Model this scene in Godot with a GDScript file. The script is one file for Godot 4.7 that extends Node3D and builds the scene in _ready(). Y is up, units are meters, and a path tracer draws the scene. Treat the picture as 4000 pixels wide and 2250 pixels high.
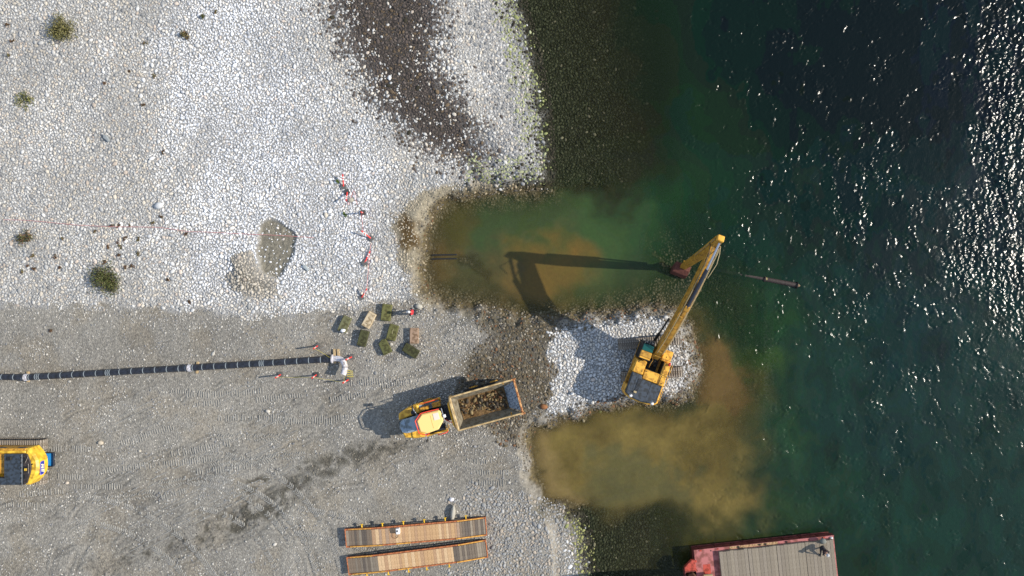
extends Node3D
# A gravel bar by a river seen straight down: excavators, a dump truck, a pipe, ramps and a barge.
# Ground scale: 46 photo pixels per metre at y = 0; the camera hangs 60 m above the middle of the scene.
const CAM_H := 60.0
const PX := 46.0
const WATER := -1.0
const SUN := Vector3(-1.62, -1.0, 0.08)

var rng := RandomNumberGenerator.new()
var mats := {}
var names := {}

# ---------------------------------------------------------------- mesh builder
class MB:
	var v := PackedVector3Array()
	var n := PackedVector3Array()
	var c := PackedColorArray()
	var col := Color.WHITE
	var xf := Transform3D()
	func tri(a: Vector3, b: Vector3, d: Vector3) -> void:
		var p := xf * a
		var q := xf * b
		var r := xf * d
		var nn := (q - p).cross(r - p).normalized()
		v.append(p); v.append(r); v.append(q)
		n.append(nn); n.append(nn); n.append(nn)
		c.append(col); c.append(col); c.append(col)
	func trin(a: Vector3, b: Vector3, d: Vector3, na: Vector3, nb: Vector3, nd: Vector3) -> void:
		v.append(xf * a); v.append(xf * d); v.append(xf * b)
		n.append((xf.basis * na).normalized()); n.append((xf.basis * nd).normalized()); n.append((xf.basis * nb).normalized())
		c.append(col); c.append(col); c.append(col)
	func otri(a: Vector3, b: Vector3, d: Vector3, out: Vector3) -> void:
		if (b - a).cross(d - a).dot(out) < 0.0:
			tri(a, d, b)
		else:
			tri(a, b, d)
	func oq(a: Vector3, b: Vector3, d: Vector3, e: Vector3, out: Vector3) -> void:
		otri(a, b, d, out)
		otri(a, d, e, out)
	func box(center: Vector3, size: Vector3, bev := 0.02, rot := Basis()) -> void:
		var h := size * 0.5
		var b := minf(bev, minf(h.x, minf(h.y, h.z)) * 0.45)
		for ax in 3:
			var a1 := (ax + 1) % 3
			var a2 := (ax + 2) % 3
			for s in [-1.0, 1.0]:
				var o := Vector3.ZERO
				o[ax] = s
				var q := []
				for k in [[-1, -1], [1, -1], [1, 1], [-1, 1]]:
					var p := Vector3.ZERO
					p[ax] = s * h[ax]
					p[a1] = k[0] * (h[a1] - b)
					p[a2] = k[1] * (h[a2] - b)
					q.append(center + rot * p)
				oq(q[0], q[1], q[2], q[3], rot * o)
			for s in [-1.0, 1.0]:
				for t in [-1.0, 1.0]:
					var q := []
					for k in [[-1, 0], [1, 0], [1, 1], [-1, 1]]:
						var p := Vector3.ZERO
						p[ax] = k[0] * (h[ax] - b)
						p[a1] = s * (h[a1] - (b if k[1] else 0.0))
						p[a2] = t * (h[a2] - (0.0 if k[1] else b))
						q.append(center + rot * p)
					var o := Vector3.ZERO
					o[a1] = s
					o[a2] = t
					oq(q[0], q[1], q[2], q[3], rot * o)
		for sx in [-1.0, 1.0]:
			for sy in [-1.0, 1.0]:
				for sz in [-1.0, 1.0]:
					var s := Vector3(sx, sy, sz)
					otri(center + rot * (s * (h - Vector3(0, b, b))), center + rot * (s * (h - Vector3(b, 0, b))), center + rot * (s * (h - Vector3(b, b, 0))), rot * s)
	# outline in x and z, from height y0 to y1, with a bevelled upper rim
	func prism(pts: PackedVector2Array, y0: float, y1: float, bev := 0.03) -> void:
		var p := pts.duplicate()
		if Geometry2D.is_polygon_clockwise(p):
			p.reverse()
		var m := p.size()
		var ins := PackedVector2Array()
		for i in m:
			var e1 := (p[i] - p[(i + m - 1) % m]).normalized()
			var e2 := (p[(i + 1) % m] - p[i]).normalized()
			var n1 := Vector2(-e1.y, e1.x)
			var n2 := Vector2(-e2.y, e2.x)
			var k := (n1 + n2)
			k = k.normalized() / maxf(0.35, k.normalized().dot(n1))
			# inward side of a counter-clockwise outline
			ins.append(p[i] + k * bev)
		if bev > 0.0 and Geometry2D.is_point_in_polygon(p[0] + (p[0] - ins[0]) * 0.05, p):
			for i in m:
				ins[i] = p[i] * 2.0 - ins[i]
		var idx := Geometry2D.triangulate_polygon(p)
		for k in range(0, idx.size(), 3):
			var a := ins[idx[k]]
			var b := ins[idx[k + 1]]
			var d := ins[idx[k + 2]]
			otri(Vector3(a.x, y1, a.y), Vector3(b.x, y1, b.y), Vector3(d.x, y1, d.y), Vector3.UP)
			a = p[idx[k]]; b = p[idx[k + 1]]; d = p[idx[k + 2]]
			otri(Vector3(a.x, y0, a.y), Vector3(b.x, y0, b.y), Vector3(d.x, y0, d.y), Vector3.DOWN)
		for i in m:
			var j := (i + 1) % m
			var e := p[j] - p[i]
			var o := Vector3(e.y, 0, -e.x)
			var mid := (p[i] + p[j]) * 0.5
			if Geometry2D.is_point_in_polygon(mid + Vector2(o.x, o.z).normalized() * 0.004, p):
				o = -o
			var yb := y1 - bev
			oq(Vector3(p[i].x, y0, p[i].y), Vector3(p[j].x, y0, p[j].y), Vector3(p[j].x, yb, p[j].y), Vector3(p[i].x, yb, p[i].y), o)
			if bev > 0.0:
				oq(Vector3(p[i].x, yb, p[i].y), Vector3(p[j].x, yb, p[j].y), Vector3(ins[j].x, y1, ins[j].y), Vector3(ins[i].x, y1, ins[i].y), o + Vector3.UP * o.length())
	func tube(path: Array, r: Variant, sides := 10, caps := true) -> void:
		var m := path.size()
		var rings := []
		var up := Vector3.UP
		for i in m:
			var a: Vector3 = path[maxi(i - 1, 0)]
			var b: Vector3 = path[mini(i + 1, m - 1)]
			var t := (b - a).normalized()
			if absf(t.dot(up)) > 0.95:
				up = Vector3.RIGHT if absf(t.x) < 0.8 else Vector3.BACK
			var s := t.cross(up).normalized()
			var u := s.cross(t).normalized()
			up = u
			var ring := []
			for k in sides:
				var an := TAU * k / sides
				ring.append(s * cos(an) + u * sin(an))
			rings.append(ring)
		for i in m - 1:
			var r0: float = r[i] if r is Array else r
			var r1: float = r[i + 1] if r is Array else r
			var p0: Vector3 = path[i]
			var p1: Vector3 = path[i + 1]
			for k in sides:
				var j := (k + 1) % sides
				var a: Vector3 = rings[i][k]
				var b: Vector3 = rings[i][j]
				var d: Vector3 = rings[i + 1][j]
				var e: Vector3 = rings[i + 1][k]
				if ((p0 + b * r0) - (p0 + a * r0)).cross((p1 + d * r1) - (p0 + a * r0)).dot(a) < 0.0:
					trin(p0 + a * r0, p1 + d * r1, p0 + b * r0, a, d, b)
					trin(p0 + a * r0, p1 + e * r1, p1 + d * r1, a, e, d)
				else:
					trin(p0 + a * r0, p0 + b * r0, p1 + d * r1, a, b, d)
					trin(p0 + a * r0, p1 + d * r1, p1 + e * r1, a, d, e)
		if caps:
			for i in [0, m - 1]:
				var rr: float = r[i] if r is Array else r
				var o: Vector3 = (path[0] - path[1]) if i == 0 else (path[m - 1] - path[m - 2])
				for k in sides:
					otri(path[i], path[i] + rings[i][k] * rr, path[i] + rings[i][(k + 1) % sides] * rr, o)
	func ball(center: Vector3, r: Vector3, rings := 8, sides := 12, lump := 0.0, sd := 0) -> void:
		var pts := []
		var nz := FastNoiseLite.new()
		nz.seed = sd
		nz.frequency = 0.7
		for i in rings + 1:
			var row := []
			var ph := PI * i / rings
			for k in sides:
				var th := TAU * k / sides
				var d := Vector3(sin(ph) * cos(th), cos(ph), sin(ph) * sin(th))
				row.append(d * (1.0 + lump * nz.get_noise_3d(d.x, d.y, d.z) * 2.0))
			pts.append(row)
		for i in rings:
			for k in sides:
				var j := (k + 1) % sides
				var a: Vector3 = pts[i][k]
				var b: Vector3 = pts[i][j]
				var d: Vector3 = pts[i + 1][j]
				var e: Vector3 = pts[i + 1][k]
				var na := a / r
				var nb := b / r
				var nd := d / r
				var ne := e / r
				trin(center + a * r, center + b * r, center + d * r, na, nb, nd)
				trin(center + a * r, center + d * r, center + e * r, na, nd, ne)
	func mesh() -> ArrayMesh:
		var arr := []
		arr.resize(Mesh.ARRAY_MAX)
		arr[Mesh.ARRAY_VERTEX] = v
		arr[Mesh.ARRAY_NORMAL] = n
		arr[Mesh.ARRAY_COLOR] = c
		var m := ArrayMesh.new()
		m.add_surface_from_arrays(Mesh.PRIMITIVE_TRIANGLES, arr)
		return m

# ---------------------------------------------------------------- placing and naming
func P(px: float, py: float, h := 0.0) -> Vector3:      # a point at height h seen at a photo pixel
	var k := (CAM_H - h) / CAM_H / PX
	return Vector3((px - 2000.0) * k, h, (py - 1125.0) * k)

func D(dx: float, dy: float) -> Vector2:                # ground x, z of a point of the 2576-wide view
	return Vector2((dx * 1.55280 - 2000.0) / PX, (dy * 1.55280 - 1125.0) / PX)

func numbered(called: String, parent: Node) -> String:
	var key := str(parent.get_instance_id()) + called
	var k: int = names.get(key, 0)
	names[key] = k + 1
	return called if k == 0 else "%s_%03d" % [called, k]

func tag(o: Node, label: String, category: String, group := "") -> Node:
	o.set_meta("label", label)
	o.set_meta("category", category)
	if group:
		o.set_meta("group", group)
	return o

func thing(called: String, label: String, category: String, at := Vector3.ZERO, turn := 0.0, group := "") -> Node3D:
	var o := Node3D.new()
	o.name = numbered(called, self)
	add_child(o, true)
	o.position = at
	o.rotation.y = turn
	tag(o, label, category, group)
	return o

func put(called: String, m: Mesh, material: Material, parent: Node = self) -> MeshInstance3D:
	var o := MeshInstance3D.new()
	o.name = numbered(called, parent)
	o.mesh = m
	o.material_override = material
	parent.add_child(o, true)
	return o

func part(called: String, mb: MB, material: Material, parent: Node = self) -> MeshInstance3D:
	return put(called, mb.mesh(), material, parent)

func boxpart(called: String, center: Vector3, size: Vector3, material: Material, parent: Node, bev := 0.02, rot := Basis()) -> MeshInstance3D:
	var m := MB.new()
	m.box(center, size, bev, rot)
	return part(called, m, material, parent)

func tubepart(called: String, path: Array, r: Variant, material: Material, parent: Node, sides := 10) -> MeshInstance3D:
	var m := MB.new()
	m.tube(path, r, sides)
	return part(called, m, material, parent)

# ---------------------------------------------------------------- materials
func srgb(r: float, g: float, b: float) -> Color:
	return Color(r / 255.0, g / 255.0, b / 255.0)

func lin(r: float, g: float, b: float) -> Color:        # a colour seen on screen, as linear value
	return srgb(r, g, b).srgb_to_linear()

func noise(sd: int, freq: float, oct := 3, kind := FastNoiseLite.TYPE_SIMPLEX_SMOOTH) -> FastNoiseLite:
	var n := FastNoiseLite.new()
	n.seed = sd
	n.frequency = freq
	n.noise_type = kind
	n.fractal_type = FastNoiseLite.FRACTAL_FBM if oct > 1 else FastNoiseLite.FRACTAL_NONE
	n.fractal_octaves = oct
	return n

func noise_tex(sd: int, freq: float, lo: Color, hi: Color, size := 256, oct := 4, mid := -1.0) -> NoiseTexture2D:
	var t := NoiseTexture2D.new()
	t.width = size
	t.height = size
	t.seamless = true
	t.noise = noise(sd, freq, oct)
	var g := Gradient.new()
	g.set_color(0, lo)
	g.set_color(1, hi)
	if mid > 0.0:
		g.set_offset(0, mid - 0.18)
		g.set_offset(1, mid + 0.18)
	t.color_ramp = g
	return t

func normal_tex(sd: int, freq: float, size := 256, strength := 4.0, oct := 4) -> NoiseTexture2D:
	var t := NoiseTexture2D.new()
	t.width = size
	t.height = size
	t.seamless = true
	t.as_normal_map = true
	t.bump_strength = strength
	t.noise = noise(sd, freq, oct)
	return t

func solid(key: String, color: Color, rough := 0.6, metal := 0.0) -> StandardMaterial3D:
	if mats.has(key):
		return mats[key]
	var m := StandardMaterial3D.new()
	m.resource_name = key
	m.albedo_color = color
	m.roughness = rough
	m.metallic = metal
	mats[key] = m
	return m

# paint, timber, concrete: the colour broken up by grime laid on in the thing's own axes
func grimy(key: String, color: Color, rough: float, tex: Texture2D, scale := Vector3.ONE, metal := 0.0) -> StandardMaterial3D:
	if mats.has(key):
		return mats[key]
	var m := solid(key, color, rough, metal)
	m.albedo_texture = tex
	m.uv1_triplanar = true
	m.uv1_scale = scale
	return m

var tex_grime: Texture2D
var tex_wood: Texture2D
var tex_stone: Texture2D

# ---------------------------------------------------------------- masks over the ground
const MX0 := -56.0
const MZ0 := -36.0
const MS := 0.5
const MW := 225
const MH := 145
var masks := {}

# distance to an outline, positive inside, on the 0.5 m grid
func outline(key: String, pts: Array) -> void:
	var poly := PackedVector2Array()
	for p in pts:
		poly.append(D(p[0], p[1]))
	var a := PackedFloat32Array()
	a.resize(MW * MH)
	var m := poly.size()
	for j in MH:
		for i in MW:
			var p := Vector2(MX0 + i * MS, MZ0 + j * MS)
			var best := 1e9
			for k in m:
				best = minf(best, p.distance_squared_to(Geometry2D.get_closest_point_to_segment(p, poly[k], poly[(k + 1) % m])))
			var d := sqrt(best)
			a[j * MW + i] = d if Geometry2D.is_point_in_polygon(p, poly) else -d
	masks[key] = a

func at(a: PackedFloat32Array, x: float, z: float) -> float:
	var u := clampf((x - MX0) / MS, 0.0, MW - 1.001)
	var w := clampf((z - MZ0) / MS, 0.0, MH - 1.001)
	var i := int(u)
	var j := int(w)
	u -= i
	w -= j
	var k := j * MW + i
	return lerpf(lerpf(a[k], a[k + 1], u), lerpf(a[k + MW], a[k + MW + 1], u), w)

func ss(lo: float, hi: float, x: float) -> float:
	return smoothstep(lo, hi, x)

func make_masks() -> void:
	outline("river", [[1322, -400], [1322, -10], [1345, 60], [1368, 160], [1385, 250], [1394, 350], [1398, 430], [1384, 468], [1300, 480], [1200, 487], [1140, 497], [1105, 515], [1085, 545], [1075, 590], [1066, 640], [1063, 690], [1076, 730], [1102, 752], [1160, 763], [1250, 773], [1330, 792], [1400, 798], [1480, 788], [1560, 780], [1640, 766], [1700, 772], [1738, 815], [1760, 870], [1772, 920], [1770, 960], [1750, 1000], [1705, 1022], [1640, 1020], [1590, 1022], [1520, 1036], [1430, 1064], [1347, 1082], [1338, 1100], [1343, 1170], [1352, 1220], [1372, 1262], [1430, 1274], [1474, 1300], [1490, 1350], [1496, 1400], [1504, 1460], [1520, 1900], [4200, 1900], [4200, -400]])
	outline("dug", [[1030, 470], [1120, 440], [1290, 462], [1400, 476], [1560, 480], [1640, 520], [1650, 640], [1640, 740], [1720, 760], [1780, 850], [1800, 950], [1760, 1030], [1640, 1060], [1640, 1180], [1560, 1260], [1450, 1290], [1400, 1300], [1330, 1260], [1290, 1150], [1290, 1060], [1380, 1020], [1380, 830], [1250, 800], [1080, 790], [1030, 700]])
	outline("cobble", [[-400, -400], [1420, -400], [1420, 462], [1290, 464], [1180, 462], [1090, 476], [1030, 510], [985, 560], [990, 620], [1020, 690], [1050, 740], [1000, 756], [930, 768], [830, 776], [700, 788], [600, 800], [520, 782], [330, 772], [200, 766], [-400, 764]])
	outline("dark", [[820, -100], [1095, -100], [1105, 40], [1090, 150], [1130, 230], [1185, 300], [1230, 390], [1215, 420], [1150, 400], [1090, 380], [1020, 330], [950, 260], [900, 150], [850, 60]])
	outline("bleach", [[520, -60], [700, 0], [840, 250], [980, 440], [940, 560], [900, 700], [760, 760], [480, 760], [420, 640], [460, 420], [400, 280], [380, 100]])
	outline("isle", [[1392, 830], [1460, 806], [1600, 790], [1690, 800], [1730, 850], [1755, 910], [1740, 990], [1660, 1015], [1560, 1024], [1430, 1062], [1370, 1060], [1400, 960], [1385, 890]])
	outline("brown", [[1180, 770], [1330, 800], [1400, 800], [1390, 900], [1410, 960], [1390, 1010], [1330, 1080], [1330, 1150], [1250, 1100], [1180, 1050], [1150, 980], [1180, 900], [1230, 850]])
	outline("mixed", [[830, 776], [1060, 730], [1180, 768], [1400, 800], [1400, 1000], [1345, 1085], [1335, 1170], [1180, 1150], [1080, 1120], [1020, 1060], [960, 960], [900, 880], [840, 850]])
	outline("south", [[1120, 1270], [1180, 1215], [1260, 1235], [1360, 1265], [1440, 1280], [1500, 1320], [1520, 1700], [1000, 1700], [1130, 1440], [1230, 1410], [1235, 1300]])
	outline("rim", [[1180, 455], [1290, 462], [1395, 470], [1380, 482], [1200, 492], [1110, 520], [1090, 560], [1080, 640], [1075, 700], [1090, 745], [1100, 775], [1060, 760], [1030, 690], [1000, 620], [975, 560], [1010, 510], [1090, 465]])
	outline("pit", [[655, 560], [690, 548], [748, 590], [738, 640], [705, 700], [660, 690], [645, 640]])
	outline("heap", [[590, 645], [625, 635], [650, 690], [700, 712], [690, 740], [620, 745], [580, 725], [583, 680]])
	outline("wet_a", [[985, 1108], [900, 1125], [760, 1168], [770, 1182], [850, 1172], [940, 1150], [1030, 1118]])
	outline("wet_b", [[850, 1160], [740, 1190], [640, 1255], [540, 1300], [380, 1360], [230, 1420], [250, 1449], [400, 1400], [480, 1382], [600, 1345], [715, 1292], [770, 1235], [850, 1192]])
	outline("wet_c", [[610, 1222], [660, 1205], [680, 1210], [620, 1235]])
	outline("clay", [[990, 545], [1040, 540], [1060, 600], [1050, 640], [1010, 620]])
	outline("wet_d", [[1170, 900], [1330, 900], [1400, 960], [1350, 1010], [1250, 960], [1170, 960]])
	outline("wet_e", [[1270, 830], [1390, 820], [1400, 850], [1380, 900], [1260, 890]])
	outline("plume_a", [[1290, 650], [1350, 600], [1420, 598], [1480, 632], [1470, 690], [1430, 700], [1410, 790], [1340, 770], [1285, 745], [1260, 690]])
	outline("plume_b", [[1330, 1080], [1440, 1055], [1540, 1020], [1650, 1000], [1745, 1000], [1775, 900], [1735, 822], [1775, 838], [1830, 890], [1885, 950], [1893, 1030], [1880, 1100], [1910, 1150], [1860, 1200], [1930, 1240], [1930, 1300], [1820, 1320], [1720, 1270], [1620, 1265], [1560, 1290], [1480, 1290], [1360, 1270], [1335, 1180]])
	outline("plume_c", [[1750, 830], [1790, 850], [1850, 900], [1890, 960], [1892, 1010], [1860, 1040], [1800, 1030], [1760, 1010], [1772, 920]])
	outline("hole_b", [[1490, 1170], [1560, 1140], [1680, 1190], [1720, 1240], [1600, 1240], [1520, 1270], [1470, 1230]])
	outline("sand_b", [[1330, 1080], [1440, 1062], [1430, 1085], [1400, 1100], [1395, 1180], [1440, 1230], [1480, 1280], [1420, 1290], [1350, 1260]])
	outline("bar", [[1600, 600], [1680, 595], [1720, 640], [1760, 760], [1690, 790], [1620, 770], [1640, 690]])
	outline("spit", [[1120, 610], [1200, 610], [1260, 680], [1290, 760], [1240, 770], [1180, 700], [1110, 680]])
	outline("riffle", [[2440, -60], [2475, 60], [2450, 200], [2462, 330], [2470, 420], [2425, 500], [2378, 600], [2385, 680], [2420, 760], [2480, 800], [2540, 860], [2600, 900], [2900, 900], [2900, -60]])

# ---------------------------------------------------------------- ground
var gx := PackedFloat32Array()
var gz := PackedFloat32Array()
var gy := PackedFloat32Array()
var fx0 := -50.0
var fz0 := -31.0
var fstep := 0.125
var fnx := 0
var fnz := 0
var fi0 := 0
var fj0 := 0

func ground_y(x: float, z: float) -> float:
	var u := clampf((x - fx0) / fstep, 0.0, fnx - 1.001)
	var w := clampf((z - fz0) / fstep, 0.0, fnz - 1.001)
	var i := int(u)
	var j := int(w)
	u -= i
	w -= j
	var s := gx.size()
	var k := (j + fj0) * s + i + fi0
	return lerpf(lerpf(gy[k], gy[k + 1], u), lerpf(gy[k + s], gy[k + s + 1], u), w)

func axis(outer_lo: Array, lo: float, hi: float, step: float, outer_hi: Array) -> PackedFloat32Array:
	var a := PackedFloat32Array(outer_lo)
	for i in int(round((hi - lo) / step)) + 1:
		a.append(lo + i * step)
	a.append_array(PackedFloat32Array(outer_hi))
	return a

func sheet(xs: PackedFloat32Array, zs: PackedFloat32Array, v: PackedVector3Array, c: PackedColorArray, uv := PackedVector2Array()) -> ArrayMesh:
	var w := xs.size()
	var h := zs.size()
	var n := PackedVector3Array()
	n.resize(w * h)
	for j in h:
		var ja := maxi(j - 1, 0) * w
		var jb := mini(j + 1, h - 1) * w
		for i in w:
			var a := v[j * w + mini(i + 1, w - 1)] - v[j * w + maxi(i - 1, 0)]
			var b := v[jb + i] - v[ja + i]
			n[j * w + i] = b.cross(a).normalized()
	var idx := PackedInt32Array()
	idx.resize((w - 1) * (h - 1) * 6)
	var k := 0
	for j in h - 1:
		for i in w - 1:
			var p := j * w + i
			idx[k] = p; idx[k + 1] = p + 1; idx[k + 2] = p + w
			idx[k + 3] = p + 1; idx[k + 4] = p + w + 1; idx[k + 5] = p + w
			k += 6
	var arr := []
	arr.resize(Mesh.ARRAY_MAX)
	arr[Mesh.ARRAY_VERTEX] = v
	arr[Mesh.ARRAY_NORMAL] = n
	arr[Mesh.ARRAY_COLOR] = c
	if uv.size():
		arr[Mesh.ARRAY_TEX_UV] = uv
	arr[Mesh.ARRAY_INDEX] = idx
	var m := ArrayMesh.new()
	m.add_surface_from_arrays(Mesh.PRIMITIVE_TRIANGLES, arr)
	return m

var ground: MeshInstance3D
# tyre ruts: circles (x, z, radius) and lines (x, z, normal x, normal z)
const RUT_ARCS := [[-27.5, 26.5, 7.6], [-27.0, 26.6, 10.4], [-38.0, 33.0, 13.0], [-20.0, 40.0, 19.0]]
const RUT_LINES := [[-18.0, 9.0, 0.42, 0.907], [-28.0, 16.0, 0.5, 0.866], [-36.0, 10.0, 0.36, 0.933], [-30.0, 22.0, 0.45, 0.893], [-12.0, 14.0, 0.3, 0.954]]

func make_ground() -> void:
	gx = axis([-700, -250, -100, -62], fx0, 26.0, fstep, [27, 28, 30, 34, 40, 50, 70, 120, 300, 700])
	gz = axis([-700, -250, -100, -50, -38], fz0, 31.0, fstep, [38, 50, 100, 250, 700])
	fi0 = 4
	fj0 = 5
	fnx = gx.size() - 4 - 10
	fnz = gz.size() - 10
	var w := gx.size()
	var h := gz.size()
	var v := PackedVector3Array()
	var c := PackedColorArray()
	v.resize(w * h)
	c.resize(w * h)
	gy.resize(w * h)
	var big := noise(3, 0.09, 3)
	var mid := noise(5, 0.55, 3)
	var fine := noise(9, 3.0, 2)
	var spot := noise(11, 0.9, 4)
	var river: PackedFloat32Array = masks.river
	var dug_m: PackedFloat32Array = masks.dug
	var cob_m: PackedFloat32Array = masks.cobble
	for j in h:
		var z := gz[j]
		for i in w:
			var x := gx[i]
			var k := j * w + i
			var n1 := mid.get_noise_2d(x, z)
			var n2 := mid.get_noise_2d(x + 91.0, z - 37.0)
			var n3 := fine.get_noise_2d(x, z)
			var nb := big.get_noise_2d(x, z)
			var wx := x + n1 * 0.5
			var wz := z + n2 * 0.5
			var sd := at(river, wx, wz)
			var dug := ss(lerpf(-1.0, -3.5, ss(8.0, 12.0, x)), lerpf(1.0, 2.0, ss(8.0, 12.0, x)), at(dug_m, wx, wz))
			var y := 0.0
			if sd < 0.0:
				var natural := maxf(ss(-8.0, -11.5, z), ss(18.0, 20.5, z) * ss(2.0, 4.0, x))
				var slope := lerpf(0.75, 0.13, natural)
				y = WATER + minf(1.0, -sd * slope)
				y = lerpf(y, 0.0, ss(-0.35, 0.0, y)) * 1.0 + nb * 0.12
			else:
				var shallow := sd * 0.085 + ss(4.0, 22.0, sd) * 2.6
				y = WATER - lerpf(minf(shallow, 5.0), minf(sd * 0.7, 2.4), dug)
				if x < 18.0:
					y = maxf(y, lerpf(-9.0, WATER - 0.75 + 0.2 * n1, ss(-0.5, 1.5, at(masks.bar, wx, wz))))
					y = maxf(y, lerpf(-9.0, WATER - 0.6 + 0.15 * n1, ss(-0.5, 1.2, at(masks.spit, wx, wz))))
			var cob := ss(-0.3, 0.3, at(cob_m, x + n1 * 0.7, z + n2 * 0.7))
			y += n1 * lerpf(0.03, 0.05, cob) + n3 * 0.015
			var col := Color(0.36, 0.35, 0.32)
			if x < 22.0:
				# packed gravel: tan silt here, blue-grey crushed rock there, speckled at every size
				var tan := ss(-0.1, 0.5, big.get_noise_2d(x * 1.9 + 50.0, z * 1.9) + 0.35 * n2 + ss(4.0, -2.0, z) * 0.25)
				col = Color(0.392, 0.368, 0.322).lerp(Color(0.388, 0.35, 0.288), tan)
				col *= 1.0 + 0.16 * nb + 0.14 * n1 + 0.22 * n3 + rng.randf_range(-0.08, 0.08)
				if cob < 0.5 and z > 1.0 and x < 3.0:
					# ruts of tyres: pressed in, their fines a little darker
					var rut := 0.0
					for a in RUT_ARCS:
						var dd: float = Vector2(x - a[0], z - a[1]).length() - a[2] + 0.12 * n1
						for off in [0.0, 0.5, 2.1, 2.6]:
							var e: float = (dd - off) / 0.13
							if absf(e) < 3.0:
								rut += exp(-e * e)
					for l in RUT_LINES:
						var dd: float = (x - l[0]) * l[2] + (z - l[1]) * l[3] + 0.25 * n1 + 0.5 * nb
						for off in [0.0, 0.45, 2.2, 2.65]:
							var e: float = (dd - off) / 0.13
							if absf(e) < 3.0:
								rut += exp(-e * e)
					rut *= ss(-0.25, 0.25, spot.get_noise_2d(x * 0.35 + 9.0, z * 0.35))
					y -= 0.06 * minf(rut, 1.2)
					col *= 1.0 - 0.2 * minf(rut, 1.2)
				var under := Color(0.48, 0.47, 0.45) * (1.0 + 0.3 * n3)
				col = col.lerp(under, cob)
				var pit := ss(-0.1, 0.2, at(masks.pit, x + n1 * 0.1, z + n2 * 0.1))
				y -= 0.16 * pit
				y += 0.03 * pit * sin((x * 0.97 + z * 0.22) * 14.0) * ss(0.0, 0.3, n2 + 0.1)
				col = col.lerp(Color(0.31, 0.285, 0.225) * (1.0 + 0.3 * n3), pit)
				var heap := ss(-0.6, 0.9, at(masks.heap, wx, wz))
				y += 0.32 * heap * ss(-20.0, -23.0, x + 0.4 * z)
				col = col.lerp(Color(0.25, 0.23, 0.19) * (1.0 + 0.3 * n3), heap)
				var rim := ss(-0.3, 0.5, at(masks.rim, wx, wz))
				col = col.lerp(Color(0.38, 0.34, 0.255) * (1.0 + 0.3 * n3 + 0.2 * n1), rim)
				col = col.lerp(Color(0.14, 0.095, 0.045) * (1.0 + 0.5 * n3), ss(-0.4, 0.5, at(masks.clay, x + n1 * 0.9, z + n2 * 0.9)))
				var sp := spot.get_noise_2d(x, z)
				var wet := maxf(ss(-0.7, 0.4, at(masks.wet_a, wx, wz)) * ss(-0.5, 0.1, sp), ss(-0.4, 0.7, at(masks.wet_b, wx, wz)) * ss(-0.35, 0.2, sp + 0.1 - 0.45 * ss(-19.0, -29.0, x)))
				wet = maxf(wet, ss(-0.4, 0.1, at(masks.wet_c, wx, wz)) * ss(-0.3, 0.1, sp))
				wet = maxf(wet, ss(-0.8, 0.6, at(masks.wet_d, wx, wz)))
				wet = maxf(wet, ss(-0.8, 0.6, at(masks.wet_e, wx, wz)) * 0.8)
				col = col.lerp(Color(0.085, 0.078, 0.058) * (1.0 + 0.5 * n3), wet * 0.8)
				col = col.lerp(Color(0.17, 0.146, 0.105) * (1.0 + 0.5 * n3 + 0.3 * n1), 0.8 * ss(-0.8, 1.2, at(masks.brown, wx, wz)))
				var isle := ss(-0.4, 0.5, at(masks.isle, wx, wz))
				col = col.lerp(Color(0.4, 0.39, 0.37) * (1.0 + 0.3 * n3), isle)
				# the dark band of dried river weed on the bar
				col = col.lerp(Color(0.085, 0.075, 0.07), ss(-2.2, 1.6, at(masks.dark, wx, wz) + 0.8 * sp) * cob)
				# wetted edge and river bed
				var edge := ss(lerpf(-2.4, -0.75, dug), -0.1, sd + 0.3 * n1)
				var bed := Color(0.028, 0.033, 0.017).lerp(Color(0.15, 0.12, 0.065), dug) * (1.0 + 0.7 * n3 + 0.4 * n1)
				col = col.lerp(bed, edge)
			col.a = 1.0
			gy[k] = y
			v[k] = Vector3(x, y, z)
			c[k] = col
	var m := StandardMaterial3D.new()
	m.resource_name = "packed_gravel"
	m.vertex_color_use_as_albedo = true
	m.roughness = 0.95
	m.metallic_specular = 0.25
	m.albedo_texture = noise_tex(21, 0.035, Color(0.66, 0.66, 0.67), Color(1, 1, 0.99), 512, 5)
	m.uv1_triplanar = true
	m.uv1_world_triplanar = true
	m.uv1_scale = Vector3.ONE * 0.21
	m.normal_enabled = true
	m.normal_texture = normal_tex(23, 0.06, 512, 7.0, 5)
	m.normal_scale = 0.7
	ground = put("ground", sheet(gx, gz, v, c), m)
	ground.set_meta("kind", "structure")

# ---------------------------------------------------------------- stones
const OX0 := -50.0
const OZ0 := -31.0
const OCELL := 0.05
const OW := 1500
const OH := 1240
var taken := PackedByteArray()

func free_spot(x: float, z: float, r: float) -> bool:
	for q in [Vector2(0, 0), Vector2(0.75, 0), Vector2(-0.75, 0), Vector2(0, 0.75), Vector2(0, -0.75), Vector2(0.55, 0.55), Vector2(-0.55, 0.55), Vector2(0.55, -0.55), Vector2(-0.55, -0.55)]:
		var i := int((x + q.x * r - OX0) / OCELL)
		var j := int((z + q.y * r - OZ0) / OCELL)
		if i < 0 or j < 0 or i >= OW or j >= OH or taken[j * OW + i]:
			return false
	return true

func take(x: float, z: float, r: float) -> void:
	var a := int((x - OX0) / OCELL)
	var b := int((z - OZ0) / OCELL)
	var q := int(ceil(r / OCELL))
	var lim := (r / OCELL) * (r / OCELL)
	for j in range(-q, q + 1):
		for i in range(-q, q + 1):
			if i * i + j * j <= lim and a + i >= 0 and b + j >= 0 and a + i < OW and b + j < OH:
				taken[(b + j) * OW + a + i] = 1

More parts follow.
